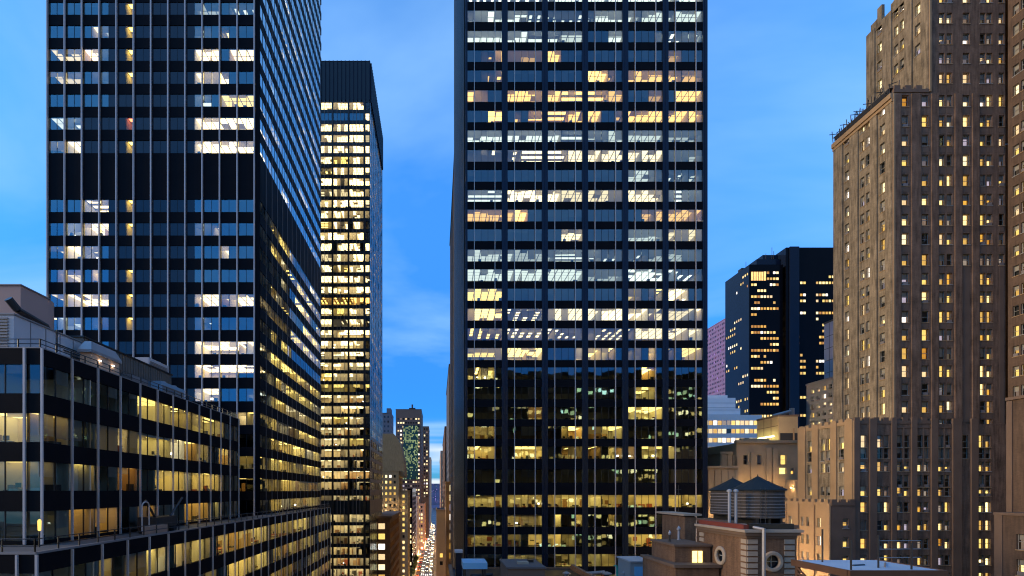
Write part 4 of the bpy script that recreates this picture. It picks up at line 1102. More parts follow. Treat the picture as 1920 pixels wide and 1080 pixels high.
mb = MB(); mb.box(front(xt0, YT), -.3, xt1 - xt0 + .3, -.4, .45, zt, zt + .6, M_HALL); mb.box(front(xt0, YT), wx(1388, YT) - xt0, wx(1440, YT) - xt0, -.4, .3, zt + .6, zt + 1.0, M_HALL); mb.build('cornice', TH.root)
roofslab(TH, xt0 + .5, xt1 - .5, YT + .5, YT + 21.5, zt - .2, M_LIMED)
fl_ = emis('added_facade_glow', (1, .66, .32), 38)
def flood(B, x, y, z, w=1.0, m=None):
    mb = MB(); mb.box(WORLD, x - w / 2, x + w / 2, y - .15, y + .15, z, z + .12, m or fl_); mb.box(WORLD, x - w / 2 - .05, x + w / 2 + .05, y - .22, y - .16, z, z + .3, M_BAR); mb.build('added_floodlight', B.root)
for px in (1400, 1428, 1462, 1488): flood(TH, wx(px, YT - 2.6), YT - 2.6, wz(915, YT))  # hidden lights added to warm the hall front
for px in (1332, 1352, 1374): flood(TH, wx(px, 98.6), 98.6, wz(975, 98.6))  # more added lights, out of view, brightening the front range
mb = MB(); xw = wx(1351, YT + 1); mb.box(WORLD, xw, xt0 - .31, YT + 1, YT + 18, 0, wz(851, YT + 1), M_HALL); mb.box(WORLD, xw - .2, xt0 - .31, YT + .7, YT + 18, wz(851, YT + 1), wz(847, YT + 1), M_HALL)
for k in range(3): mb.box(front(xw, YT + 1), .25 + 1.15 * k, .6 + 1.15 * k, -.02, .22, 0, wz(853, YT + 1), M_HALL)
mb.build('west_range', TH.root)
# lower front range with pilasters
YQ = 101.0
xq0, xq1 = wx(1322, YQ), wx(1382, YQ)
mb = MB(); mb.box(WORLD, xq0, xq1, YQ, YT - .02, 0, wz(878, YQ), M_HALL)
for k in range(5): mb.box(front(xq0, YQ), .5 + 1.32 * k, 1.1 + 1.32 * k, -.02, .3, 0, wz(882, YQ), M_HALL)
mb.build('front_range', TH.root)
mb = MB(); mb.box(front(xq0, YQ), -.2, xq1 - xq0 + .2, -.4, .5, wz(878, YQ), wz(874, YQ), M_HALL); mb.build('cornice', TH.root)
mb = MB(); mb.box(front(xt1 - 3.2, YT), 0, 3.2, .1, 9, 0, wz(900, YT), M_HALL); mb.build('side_range', TH.root)
TH.finish()
# lit penthouse block over the hall
YV = 133.0
B = Building('penthouse_block', 'yellowish concrete penthouse block lit from below above the stone hall', 'building', (92, 140, 0))
xv = wx(1460, YV); zv = wz(781, YV)
mb = MB(); mb.box(WORLD, xv, wx(1496, YV), YV, YV + 9.0, H + 4, zv, M_HALL); mb.box(WORLD, xv - .1, wx(1497, YV), YV - .12, YV + 9.1, zv, zv + .5, M_LIMED)
for k in range(1, 3): mb.box(left(xv, YV), 3 * k - .06, 3 * k + .06, .0, .06, H + 8, zv, M_LIMED)
mb.box(WORLD, xv - .06, xv, YV + .3, YV + 8.8, zv - 2.4, zv - 2.25, M_LIMED); mb.build('wall', B.root)
mb = MB(); mb.box(front(xv, YV), .4, 4.8, .0, .12, zv - 7.5, zv - 4.3, M_DARKROOM); mb.box(front(xv, YV), 3.6, 4.0, .13, .2, zv - 8, zv - 3, M_LIME); mb.build('louvre', B.root)
mb = MB(); mb.box(WORLD, xv - 1.2, xv - .9, YV + .4, YV + 8.5, wz(823, YV) + .6, wz(823, YV) + .9, emis('flood_light', (.93, 1, .42), 6)); mb.build('flood_lamp', B.root)
mb = MB(); mb.bar((xv + .5, YV + 3, zv + .6), (xv + 5.5, YV + 3, zv + 1.9), .45, M_HOOD, 10); mb.bar((xv + 5.5, YV + 3, zv + .5), (xv + 5.5, YV + 3, zv + 2.6), .6, M_HOOD, 12); mb.build('duct', B.root)
# annex with square windows, grey slab tower
M_ANX = pmat('pale_concrete_grid', (.36, .31, .26), .85, 0, .3, .2, .4)
B = block('annex_block', 'pale concrete block with a grid of small square windows left of the hotel', 'building', 100, 116, 126, 138.7, wz(724, 138.7), M_ANX, 2.15, 2.05, (1.15, 1.15), {'y': .3, 'w': .25, 'd': .45}, 'FL', zlow=H - 10, top=1.2, simple=False)
fl2_ = emis('added_street_glow', (1, .68, .36), 330); 
B.finish(60)
P = thing('added_roof_light', 'floodlight hidden on the stone hall roof, put in to brighten the annex block', 'added_floodlight', (76, 120, zt - .2))  # concealed lamp added to throw warm light on the annex
mb = MB(); mb.box(WORLD, 75.7, 76.2, 119.8, 120.3, zt + .1, zt + .6, emis('added_roof_glow', (1, .74, .42), 1500)); mb.build('lamp', P)
mb = MB(); mb.box(WORLD, 75.3, 75.66, 119.7, 120.4, zt - .2, zt + .9, M_BAR); mb.build('housing', P)
M_SLAB = pmat('lavender_grey_panel', (.62, .54, .56), .8, 0, .3, .08, .3)
B = Building('slab_tower', 'plain lavender grey slab tower tucked against the hotel shaft', 'tower', (114, 143, 0))
mb = MB(); mb.box(WORLD, 110, 124, 138, 145.6, 0, H + 47.2, M_SLAB)
for k in range(12): mb.box(left(110, 138), .05, 7.55, -.01, .03, H + 6 + 3.4 * k, H + 6.12 + 3.4 * k, M_LIMED)
for k in range(3): mb.box(left(110, 138), 1.8 + 1.9 * k, 1.9 + 1.9 * k, -.01, .035, H, H + 47, M_LIMED)
mb.build('wall', B.root)
mb = MB(); mb.box(WORLD, 111.5, 122, 139, 144, H + 47.2, H + 51, M_LIME); mb.build('plant_room', B.root)
mb = MB(); mb.box(WORLD, 109.9, 124.1, 137.9, 145.7, H + 47.2, H + 47.7, M_LIMED); mb.build('parapet', B.root)

# ------------------------------------------------------------------ tank house and water tanks
M_BRK = brick('red_brown_brick', (.19, .10, .05), (.14, .07, .038), (.16, .11, .08), .22, .07, .4)
M_QUOIN = pmat('quoin_stone', (.36, .28, .21), .8, 0, .3, .15, 1.5, .2, 6)
M_REDC = pmat('red_coping', (.17, .03, .02), .6, var=.25, scale=2)
TKH = thing('brick_tank_house', 'brick rooftop house with round windows and striped stone corners', 'rooftop house', (26, 43.5, H - 14))
hx0, hx1, hy0, hy1, hz = 24.2, 27.9, 40.0, 47.2, H - 3.6
zc0 = H - 5.55
def wall_hole(fr, W, uc, r=.52, name='wall'):
    mb = MB(); t = .35
    mb.box(fr, 0, uc - r, -t, 0, H - 14, hz, M_BRK); mb.box(fr, uc + r, W, -t, 0, H - 14, hz, M_BRK)
    mb.box(fr, uc - r, uc + r, -t, 0, H - 14, zc0 - r, M_BRK); mb.box(fr, uc - r, uc + r, -t, 0, zc0 + r, hz, M_BRK)
    mb.build(name, TKH)
    w = MB(); n = 40
    ring = []
    for R_, d in ((.5, -.05), (.5, .10), (.56, .15), (.74, .15), (.82, .08), (.82, -.02)):
        ring.append([fr.p(uc + R_ * math.cos(2 * math.pi * i / n), d, zc0 + R_ * math.sin(2 * math.pi * i / n)) for i in range(n)])
    for A, Bq in zip(ring, ring[1:]):
        for i in range(n):
            j = (i + 1) % n; w.face([A[i], A[j], Bq[j], Bq[i]], M_QUOIN)
    o = w.build('round_window', TKH)
    q = MB(); q.face([fr.p(uc + .54 * math.cos(2 * math.pi * i / n), -.2, zc0 + .54 * math.sin(2 * math.pi * i / n)) for i in range(n)], M_CORE)
    q.box(fr, uc - .03, uc + .03, -.2, -.14, zc0 - .5, zc0 + .5, M_SASH); q.box(fr, uc - .5, uc + .5, -.2, -.145, zc0 - .03, zc0 + .03, M_SASH)
    q.build('pane', o)
wall_hole(front(hx0, hy0), hx1 - hx0, 1.97)
wall_hole(left(hx0, hy0 + .36), hy1 - hy0 - .36, 3.35)
mb = MB(); mb.box(WORLD, hx1 - .35, hx1, hy0 + .36, hy1, H - 14, hz, M_BRK); mb.box(WORLD, hx0 + .36, hx1 - .36, hy1 - .35, hy1, H - 14, hz, M_BRK); mb.build('wall', TKH)
zz = hz - .55
while zz > H - 13.5:
    for fr_, u, w in ((front(hx0, hy0), .0, .82), (front(hx0, hy0), hx1 - hx0 - .82, .82), (left(hx0, hy0), .0, .75), (left(hx0, hy0), hy1 - hy0 - .8, .8)):
        mb = MB(); mb.box(fr_, u, u + w - .02, -.02, .07, zz, zz + .34, M_QUOIN); mb.build('quoin', TKH)
    zz -= .47
mb = MB()
for z_, e, h in ((hz - .12, .12, .22), (hz + .1, .30, .26), (hz + .36, .45, .2)): mb.box(WORLD, hx0 - e, hx1 + e, hy0 - e, hy1 + .1, z_, z_ + h - .003, M_LIMED if e < .4 else M_QUOIN)
mb.build('cornice', TKH)
mb = MB(); mb.box(WORLD, hx0 - .1, hx0 + .3, hy0 + .3, hy1, hz + .56, hz + .92, M_REDC); mb.build('red_coping', TKH)
mb = MB(); mb.box(WORLD, hx0 + .3, hx1 + .1, hy0 + .2, hy0 + .5, hz + .56, hz + 1.0, M_BAR); mb.build('roof_kerb', TKH)
mb = MB(); mb.bar((hx0 + .95, hy0 - .55, H - 14), (hx0 + .95, hy0 - .55, hz + .7), .13, M_HOOD, 10); mb.bar((hx0 + .95, hy0 - .55, hz + .62), (hx0 + .6, hy0 + .4, hz + .75), .12, M_HOOD, 10); mb.build('drain_pipe', TKH)
# deck and house behind carrying the tanks
P = thing('rooftop_house', 'dark brick rooftop house carrying the two water tanks behind the round windows', 'rooftop house', (29.5, 54, H - 14))
mb = MB(); mb.box(WORLD, 26.6, 33.4, 47.6, 52, H - 14, H - 3.5, M_BRK); mb.box(WORLD, 30.4, 35.3, 52.0, 60, H - 14, H - 3.52, M_BRK); mb.build('wall', P)
mb = MB(); mb.box(WORLD, 26.4, 33.5, 47.4, 52.1, H - 3.5, H - 3.2, M_LIMED); mb.box(WORLD, 30.3, 35.4, 52.1, 60.2, H - 3.5, H - 3.2, M_LIMED); mb.build('coping', P)
M_TANK = pmat('weathered_tank_boards', (.075, .062, .054), .8, 0, .2, .45, 1.2, .3, 3)
M_TROOF = pmat('blue_black_tank_roof', (.012, .022, .03), .7, 0, .15, .3, .8)
M_PIPE = pmat('galvanised_pipe', (.34, .33, .34), .5, .2)
def tank(label, cx, cy):
    T = thing('water_tank', label, 'water tank', (cx, cy, H - 3.2), 'rooftop water tanks')
    mb = MB(); R = 2.2; n = 48; mb.lathe(cx, cy, [(R, H - 2.6), (R * .985, H + .12)], M_TANK, n); mb.lathe(cx, cy, [(0.01, H - 2.6), (R, H - 2.6)], M_TANK, n)
    for i in range(n):   # board joints
        a = 2 * math.pi * (i + .5) / n
        if i % 2 == 0: mb.bar((cx + (R + .005) * math.cos(a), cy + (R + .005) * math.sin(a), H - 2.6), (cx + R * .99 * math.cos(a), cy + R * .99 * math.sin(a), H + .1), .018, M_BAR, 4)
    mb.build('barrel', T)
    for k in range(9):
        mb = MB(); z = H - 2.5 + .28 * k + .012 * k * k * .3; mb.lathe(cx, cy, [(R + .01, z), (R + .045, z + .02), (R + .045, z + .06), (R + .01, z + .08)], M_ALUD, n); mb.build('hoop', T)
    mb = MB(); mb.lathe(cx, cy, [(R + .22, H + .02), (R + .24, H + .10), (R * .5, H + .80), (.05, H + 1.40), (.03, H + 1.58)], M_TROOF, 16); mb.lathe(cx, cy, [(R - .1, H + .05), (R + .22, H + .02)], M_TROOF, 16); mb.build('roof', T)
    mb = MB(); a = -1.95; lx, ly = cx + (R + .12) * math.cos(a), cy + (R + .12) * math.sin(a)
    for q in (-.2, .2): mb.bar((lx - q * math.sin(a), ly + q * math.cos(a), H - 3.1), (lx - q * math.sin(a), ly + q * math.cos(a), H + .2), .022, M_RIG, 4)
    for k in range(10): mb.bar((lx + .2 * math.sin(a), ly - .2 * math.cos(a), H - 2.9 + .3 * k), (lx - .2 * math.sin(a), ly + .2 * math.cos(a), H - 2.9 + .3 * k), .016, M_RIG, 4)
    mb.build('ladder', T)
    mb = MB()
    for dx in (-1.1, 0, 1.1): mb.box(WORLD, cx + dx - .1, cx + dx + .1, cy - 1.8, cy + 1.8, H - 3.2, H - 2.61, M_RIG)
    mb.build('stand', T)
    return T
tank('nearer right wooden water tank with a blue black conical roof', 31.1, 49.7)
tank('farther left wooden water tank partly hidden by its twin', 32.9, 57.0)
for k, (px, nm) in enumerate(((1367.5, 'left one of two pale vertical pipes in front of the water tanks'), (1379.5, 'right one of two pale vertical pipes in front of the water tanks'))):
    x = wx(px, 48.0)
    P = thing('vent_pipe', nm, 'pipe', (x, 48.0, H - 3.2), 'vertical pipes by the tanks')
    mb = MB(); mb.bar((x, 48.0, H - 3.2), (x, 48.0, H - .15), .13, M_PIPE, 10); mb.build('pipe', P)
    mb = MB(); mb.lathe(x, 48.0, [(.13, H - .15), (.22, H - .12), (.22, H + .06), (.02, H + .16)], M_PIPE, 12); mb.build('cowl', P)

# stepped brick bulkhead left of the tank house
P = thing('brick_bulkhead', 'stepped brown brick bulkhead with stone copings left of the tank house', 'rooftop structure', (22.5, 47, H - 14))
mb = MB(); mb.box(WORLD, 20.9, 24.0, 45, 49.9, H - 7.4, H - 4.9, M_BRK); mb.box(WORLD, 20.3, 24.0, 43.6, 50.6, H - 14, H - 6.55, M_BRK); mb.build('wall', P)
mb = MB(); mb.box(WORLD, 20.75, 24.05, 44.85, 50.0, H - 4.9, H - 4.72, M_LIMED); mb.box(WORLD, 20.1, 24.1, 43.4, 44.9, H - 6.55, H - 6.3, M_LIMED); mb.box(WORLD, 20.1, 20.85, 44.9, 50.7, H - 6.55, H - 6.3, M_LIMED); mb.build('coping', P)
mb = MB(); mb.box(front(20.9, 45), 1.5, 2.35, .0, .08, H - 6.3, H - 5.3, emis('bulkhead_window', (1, .74, .22), 1.6, .5, 3)); mb.box(front(20.9, 45), 1.9, 1.96, .09, .14, H - 6.3, H - 5.3, M_BAR); mb.build('window', P)
P = thing('brick_bulkhead', 'square brown brick stair bulkhead rising just left behind the tank house', 'rooftop structure', (26, 53, H - 14))
mb = MB(); mb.box(WORLD, 25.7, 26.1, 52, 57, H - 14, H - 2.5, M_BRK); mb.box(WORLD, 24.6, 25.7, 50.9, 56, H - 14, H - 2.6, M_BRK); mb.build('wall', P)
mb = MB(); mb.box(WORLD, 24.4, 26.2, 50.7, 57.1, H - 2.5, H - 2.3, M_QUOIN); mb.build('coping', P)

# lower flat roof in the foreground, with bulkheads on it
B = block('flat_roof_building', 'low flat-roofed building in front of the central tower foot', 'building', 2.2, 24.0, 51, 91, H - 13.6, M_BRK, faces='', z0=0)
P = thing('concrete_bulkhead', 'grey concrete bulkhead on the flat roof below the central tower', 'rooftop structure', (10, 58, H - 13.4))
mb = MB(); mb.box(WORLD, wx(952, 55), wx(1022, 55), 55, 61.5, H - 13.9, H - 8.4, M_LIMED); mb.build('wall', P)
mb = MB(); mb.box(WORLD, wx(950, 55), wx(1024, 55), 54.85, 61.6, H - 8.4, H - 8.2, pmat('bulkhead_top', (.11, .085, .08), .8)); mb.build('coping', P)
mb = MB(); mb.box(WORLD, 9, 10.2, 57, 58, H - 8.2, H - 7.95, M_QUOIN); mb.box(WORLD, 10.4, 11, 58.5, 59.3, H - 8.2, H - 7.9, M_BAR); mb.build('roof_hatch', P)
M_BLU = pmat('sky_blue_metal', (.20, .46, .66), .4, 0, .5, .08, .5)
P = thing('blue_canopy', 'bright blue flat metal canopy at the foot of the central tower', 'canopy', (5, 64, H - 13.4))
mb = MB(); mb.box(WORLD, wx(868, 62), wx(914, 62), 62, 66, H - 9.5, H - 8.75, M_BLU); mb.build('deck', P)
mb = MB(); [mb.box(WORLD, x - .1, x + .1, y - .1, y + .1, H - 13.7, H - 9.5, M_RIG) for x in (3.4, 5.8) for y in (62.4, 65.6)]; mb.build('post', P)
P = thing('vent_shaft', 'slim blue grey vent shaft with a pale cap beside the blue canopy', 'vent shaft', (3, 70, H - 13.4))
mb = MB(); mb.box(WORLD, wx(854, 70), wx(866, 70), 70, 71, H - 13.7, H - 8.5, M_COLM); mb.build('shaft', P)
mb = MB(); mb.box(WORLD, wx(853, 70) - .05, wx(867, 70) + .05, 69.9, 71.1, H - 8.5, H - 8.15, M_SCREEN); mb.build('cap', P)
P = thing('white_bulkhead', 'white painted bulkhead with a pale blue side on the flat roof', 'rooftop structure', (24, 61, H - 13.4))
mb = MB(); mb.box(WORLD, wx(1182, 58), wx(1226, 58), 58, 62, H - 13.9, H - 8.1, pmat('white_paint', (.34, .31, .29), .6)); mb.build('wall', P)
mb = MB(); mb.box(WORLD, wx(1190, 57.9), wx(1224, 57.9), 57.9, 57.98, H - 13, H - 8.6, M_BLU); mb.build('panel', P)
mb = MB(); mb.box(WORLD, wx(1180, 58), wx(1228, 58), 57.8, 62.2, H - 8.1, H - 7.95, M_SCREEN); mb.build('coping', P)
P = thing('green_pole', 'thin green pole on the flat roof before the central tower', 'pole', (wx(1157, 62), 62, H - 13.4))
mb = MB(); mb.bar((wx(1157, 62), 62, H - 13.7), (wx(1157, 62), 62, H - 9.1), .1, pmat('green_paint', (.05, .4, .28), .5)); mb.bar((wx(1157, 62) - .4, 62, H - 9.1), (wx(1157, 62), 62, H - 9.1), .08, pmat('green_paint', (.05, .4, .28), .5)); mb.build('pole', P)
for k, (px, Yv) in enumerate(((1040, 74), (1120, 82), (905, 80))):
    P = thing('roof_pipe_run', ('pale pipe run lying on the flat roof', 'pale ridged duct lying at the back of the flat roof', 'low dark duct on the flat roof behind the blue canopy')[k], 'duct', (wx(px, Yv), Yv, H - 13.4))
    mb = MB(); x = wx(px, Yv); mb.bar((x - 1.8, Yv, H - 13.3), (x + 1.6, Yv + 1.5, H - 13.3), .3, M_HOOD if k < 2 else M_BAR, 10); mb.build('duct', P)

def vent(name, label, x, y, z, r, h, m, cat='roof vent', grp=None):
    P = thing(name, label, cat, (x, y, z), grp)
    mb = MB(); mb.lathe(x, y, [(r * 1.5, z), (r * 1.5, z + .08), (r, z + .1), (r, z + h)], m, 14); mb.build('stack', P)
    mb = MB(); mb.lathe(x, y, [(r, z + h), (r * 1.7, z + h + .05), (r * 1.7, z + h + .2), (.02, z + h + .45)], M_HOOD, 14); mb.build('cowl', P)
zr_ = H - 13.4
vent('roof_vent', 'pale capped roof vent just right of the grey concrete bulkhead', wx(1062, 66), 66, zr_, .3, 2.6, M_PIPE)
vent('roof_vent', 'dark stubby roof vent behind the green pole', wx(1138, 72), 72, zr_, .4, 1.6, M_BAR)
vent('roof_vent', 'thin grey vent stack beside the white bulkhead', wx(1170, 60), 60, zr_, .16, 3.6, M_PIPE)
vent('roof_vent', 'small vent stack on the stepped brick bulkhead', 21.6, 47.6, H - 4.72, .08, .6, M_BAR)
vent('roof_vent', 'pale vent stack rising behind the stepped brick bulkhead', 23.2, 49.2, H - 4.72, .11, .9, M_PIPE)
P = thing('roof_antenna', 'thin whip antenna on the square stair bulkhead', 'antenna', (25.9, 55, H - 2.3))
mb = MB(); mb.bar((25.9, 55, H - 2.3), (25.9, 55, H + .6), .03, M_RIG, 5); mb.bar((25.6, 55, H + .1), (26.2, 55, H + .1), .02, M_RIG, 5); mb.bar((25.7, 55, H - .3), (26.1, 55, H - .3), .02, M_RIG, 5); mb.build('mast', P)
# steel platform with deck whose colour holds the sky's pale blue reflection, front right
M_RUST = pmat('rust_brown_steel', (.10, .05, .03), .6, .2, .4, .3, 1.5)
P = thing('steel_platform', 'raised steel platform with a flat deck coloured as if reflecting pale sky and tall rail posts', 'platform', (29, 34.3, H - 12))
dz = H - 5.0
mb = MB(); mb.box(WORLD, 25.75, 31.6, 31.9, 36.9, dz - .06, dz, pmat('sky_tinted_deck', (.36, .50, .62), .45, 0, .5, .12, .6)); mb.build('deck', P)
mb = MB(); mb.box(WORLD, 25.6, 31.7, 31.75, 31.95, dz - .4, dz + .04, M_RUST); mb.box(WORLD, 25.55, 25.75, 31.95, 37.0, dz - .4, dz + .04, M_RUST); mb.box(WORLD, 31.6, 31.75, 31.95, 37.0, dz - .4, dz + .04, M_RUST); mb.build('edge_beam', P)
mb = MB()
for x in (25.85, 31.5):
    for y in (32.1, 36.7): mb.box(WORLD, x - .12, x + .12, y - .12, y + .12, H - 14, dz - .1, M_RUST)
mb.build('leg', P)
mb = MB(); mb.bar((25.75, 36.6, dz - .5), (25.75, 33.6, dz - 2.4), .08, M_RUST); mb.bar((25.75, 36.6, dz - .9), (25.75, 32.4, dz - 2.2), .08, M_RUST); mb.bar((25.8, 32.0, dz - 2.4), (31, 32.0, dz - .4), .08, M_RUST); mb.build('brace', P)
for (x, y, h) in ((27.0, 35.9, 2.3), (26.1, 32.3, 1.85), (28.6, 33.2, 2.1), (30.1, 32.5, 1.7)):
    mb = MB(); mb.bar((x, y, dz), (x, y, dz + h), .055, M_RIG); mb.build('rail_post', P)
mb = MB()
for h in (.65, 1.2, 1.75): mb.bar((28.6, 33.2, dz + h), (32.0, 33.9, dz + h - .06), .03, M_ALUD)
mb.build('rail', P)
mb = MB(); mb.bar((29.2, 33.4, dz + .03), (30.8, 35.2, dz + .03), .05, M_ALUD); mb.bar((27.6, 34, dz + .03), (28.6, 34.3, dz + .03), .07, M_BAR); mb.build('cable', P)

# brick building at the right edge
RB = Building('brick_building', 'plain brown brick building cut by the right edge of the view', 'brick building', (70, 61, 0))
xr, xr2 = 62.2, 67.2
masonry(RB, left(xr, 47), 10, 0, H - 2.7, [(6.35, 8.0)], [(wz(1078, 55), wz(1048, 55)), (wz(1030, 55), wz(1001, 55))], lambda c, r: 'p' if r else 'y', M_SHADED_BRICK)
mb = MB(); mb.box(WORLD, xr2, xr2 + 10, 46, 60.2, 0, H + 10.6, M_SHADED_BRICK); mb.box(WORLD, xr + .5, xr2 - .01, 56.5, 57, 0, H - 2.7, M_SHADED_BRICK); mb.box(WORLD, xr + .5, xr2 - .01, 47, 47.5, 0, H - 2.7, M_SHADED_BRICK); mb.build('wall', RB.root)
mb = MB(); mb.box(WORLD, xr2 - .15, xr2 + .3, 59.75, 60.35, H - 2.6, H + 10.5, M_LIMED); mb.box(WORLD, xr2 - .2, xr2 + 10, 46, 60.4, H + 10.6, H + 10.95, M_LIMED); mb.box(WORLD, xr - .15, xr2 - .02, 46.9, 57.15, H - 2.7, H - 2.4, M_LIMED)
mb.box(WORLD, xr - .1, xr + .2, 56.3, 57.1, 0, H - 2.7, M_LIMED); mb.build('coping', RB.root)
RB.finish()

# ================================================================== the street's far walls, left side
M_ART = brick('yellow_brick', (.34, .25, .12), (.28, .20, .10), (.28, .24, .18), .24, .075, .3)
AT = block('brick_tower', 'yellow brick stepped tower with small lit windows left of the street', 'brick tower', wx(700, 288), wx(748, 288), 288, 318, wz(884, 288), M_ART, 3.25, 2.4, (1.15, 1.5), {'y': .55, 'w': .3, 'd': .15}, 'FR', zlow=20)
# its rounded blank gable
xa0, xa1 = wx(700, 290), wx(757, 290)
prof = [(xa0, wz(813, 290)), (wx(738, 290), wz(813, 290)), (wx(746, 290), wz(822, 290)), (wx(752, 290), wz(838, 290)), (wx(757, 290), wz(862, 290)), (wx(759, 290), wz(888, 290))]
mb = MB()
for (a, za), (b, zb_) in zip(prof, prof[1:]): mb.face([(a, 290, H + 8), (b, 290, H + 8), (b, 290, zb_), (a, 290, za)], M_ART); mb.face([(a, 290, za), (b, 290, zb_), (b, 312, zb_), (a, 312, za)], M_ART); mb.face([(b, 312, H + 8), (a, 312, H + 8), (a, 312, za), (b, 312, zb_)], M_ART)
mb.face([(prof[-1][0], 290, H + 8), (prof[-1][0], 312, H + 8), (prof[-1][0], 312, prof[-1][1]), (prof[-1][0], 290, prof[-1][1])], M_ART); mb.build('gable', AT.root)
for k in range(3): flood(AT, -29 + 4.5 * k, 285.6, H - 9.5, 1.6)
AT.finish(100)
B = block('brick_wing', 'lower yellow brick wing of lit windows stepping towards the street', 'brick building', wx(748.2, 289), wx(765, 289), 289, 312, wz(921, 289), M_ART, 3.25, 2.5, (1.2, 1.6), {'y': .5, 'w': .25, 'd': .25}, 'FR', zlow=6, store='R'); B.finish(60)
B = block('corner_building', 'small dark brick corner building with a heavy cornice and orange side windows', 'brick building', wx(700, 195), wx(731, 195), 195, 243, wz(974, 195), M_BRK, 3.9, 3.3, (2.5, 2.2), {'y': .6, 'w': .25, 'd': .15}, 'FR', {'o': .7, 'd': .3}, zlow=6, top=1.5, store='R')
mb = MB(); mb.box(WORLD, wx(700, 195), wx(731, 195) + .8, 194.3, 243, wz(974, 195) + .5, wz(974, 195) + 1.3, M_LIMED); mb.build('cornice', B.root); B.finish(80)
YE = 545.0
M_GRN = pmat('green_glass_wall', (.03, .09, .08), .12, 0, .6, .35, .06)
B = block('glass_tower', 'brown framed tower with a green glass face far down the street', 'tower', wx(742, YE), wx(790, YE), YE, YE + 60, wz(768, YE), pmat('brown_masonry', (.13, .085, .065), .8, var=.2), 4.2, 2.7, (1.7, 1.7), {'w': .4, 'p': .25, 'd': .35}, 'FR', {'p': .3, 'd': .5, 'w': .2}, zlow=50, top=9)
x0, x1 = wx(756, YE), wx(786, YE)
mb = MB()
nx = int((x1 - x0) / 1.15)
emis('green_lit', (.75, 1, .5), .16, .9, .25)
for r in range(50):
    z = 72 + 1.5 * r
    for c in range(nx):
        if z > wz(800, YE): continue
        m_ = MATS['green_lit'] if rnd() < (.5 if z > wz(880, YE) else .15) else M_GRN
        mb.box(front(x0, YE), c * 1.15 + .06, c * 1.15 + 1.09, .0, .6, z + .06, z + 1.44, m_)
mb.box(front(x0, YE), 0, nx * 1.15, .005, .5, 72, wz(800, YE) + 2, M_BAR); mb.build('glass_face', B.root, kind='stuff')
mb = MB(); mb.box(WORLD, wx(766, YE), wx(778, YE), YE + 10, YE + 25, wz(768, YE), wz(762, YE), M_GRAN); mb.bar((wx(772, YE), YE + 12, wz(762, YE)), (wx(772, YE), YE + 12, wz(755, YE)), 1.0, M_GRAN); mb.build('plant_room', B.root)
B.finish(60)
B = block('stepped_tower', 'grey stepped tower behind the green glass tower along the street', 'tower', wx(788, 640), wx(804, 640), 640, 700, wz(800, 640), M_LIMED, 4, 3, (1.6, 2), {'w': .3, 'p': .2, 'd': .5}, 'FR', zlow=50); B.finish(20)
B = block('stepped_tower', 'low pinkish tower just left of the street vanishing point', 'tower', wx(796, 800), wx(808, 800), 800, 900, wz(858, 800), M_TAN, 4, 3.2, (1.7, 2), {'w': .4, 'p': .2, 'd': .4}, 'FR', zlow=20, store='R'); B.finish(20)
B = block('slim_tower', 'slim dark grey tower peeping beside the lit office tower', 'tower', wx(716, 430), wx(733, 430), 430, 455, wz(775, 430), pmat('slate_masonry', (.11, .115, .14), .85, var=.2), 4, 3, (1.3, 1.8), {'p': .12, 'd': .88}, 'FR', zlow=70)
mb = MB(); mb.box(WORLD, wx(724, 430), wx(732, 430), 434, 446, wz(775, 430), wz(764, 430), MATS['slate_masonry']); mb.build('roof_turret', B.root); B.finish(20)
for (a, b, Y, py, m, lab, w_, st) in ((764, 778, 360, 917, M_DGL, 'dark glass mid-rise building beside the yellow brick wing', {'w': .25, 'y': .2, 'd': .55}, 'R'),
                                     (768, 787, 430, 932, M_WHT, 'pale stone building with square lit windows beyond the dark mid-rise', {'w': .3, 'p': .2, 'd': .5}, 'R'),
                                     (774, 796, 520, 945, M_TAN, 'tan building with tall lit bays along the left of the street', {'y': .5, 'w': .3, 'd': .2}, 'R'),
                                     (786, 803, 680, 905, M_GRAN, 'narrow dark building deep on the left of the street', {'w': .4, 'p': .3, 'd': .3}, 'R')):
    Bq = block('street_building', lab, 'building', wx(a, Y), min(wx(b, Y), -17.5) if b < 790 else wx(b, Y), Y, Y + 60, wz(py, Y), m, 3.8, 3.0, (1.8, 2.2), w_, 'FR', zlow=5, store=st); Bq.finish(30)
# right side of the street
M_DKB = brick('dark_brown_brick', (.10, .065, .045), (.075, .05, .035), (.09, .08, .07), .24, .075, .35)
Bq = block('brick_tower', 'tall dark brown brick tower directly behind the central tower', 'brick tower', 5.6, 40, 163, 226, wz(461, 226), M_DKB, 3.6, 4.2, (1.6, 2.0), {'w': .4, 'y': .3, 'd': .3}, 'FL', {'w': .5, 'y': .25, 'd': .25}, zlow=15); Bq.finish(100)
for (x0, ya, yb_, py, m, lab, w_) in ((5.4, 232, 305, 741, pmat('grey_brick', (.10, .095, .10), .85, var=.25), 'grey brick tower stepping down beyond the dark brown tower', {'p': .3, 'w': .2, 'd': .5}),
                                     (4.6, 310, 440, 836, M_BRK, 'red brown brick block on the right of the street', {'p': .3, 'y': .3, 'd': .4}),
                                     (3.0, 450, 640, 868, M_TAN, 'tan block farther along the right of the street', {'p': .3, 'y': .3, 'd': .4})):
    Bq = block('street_building', lab, 'building', x0, x0 + 30, ya, yb_, wz(py, yb_), m, 3.7, 3.6, (1.6, 2.0), w_, 'FL', zlow=6, store='L'); Bq.finish(60)
M_ORN = pmat('orange_buff_stone', (.42, .25, .12), .85, var=.2, scale=.3)
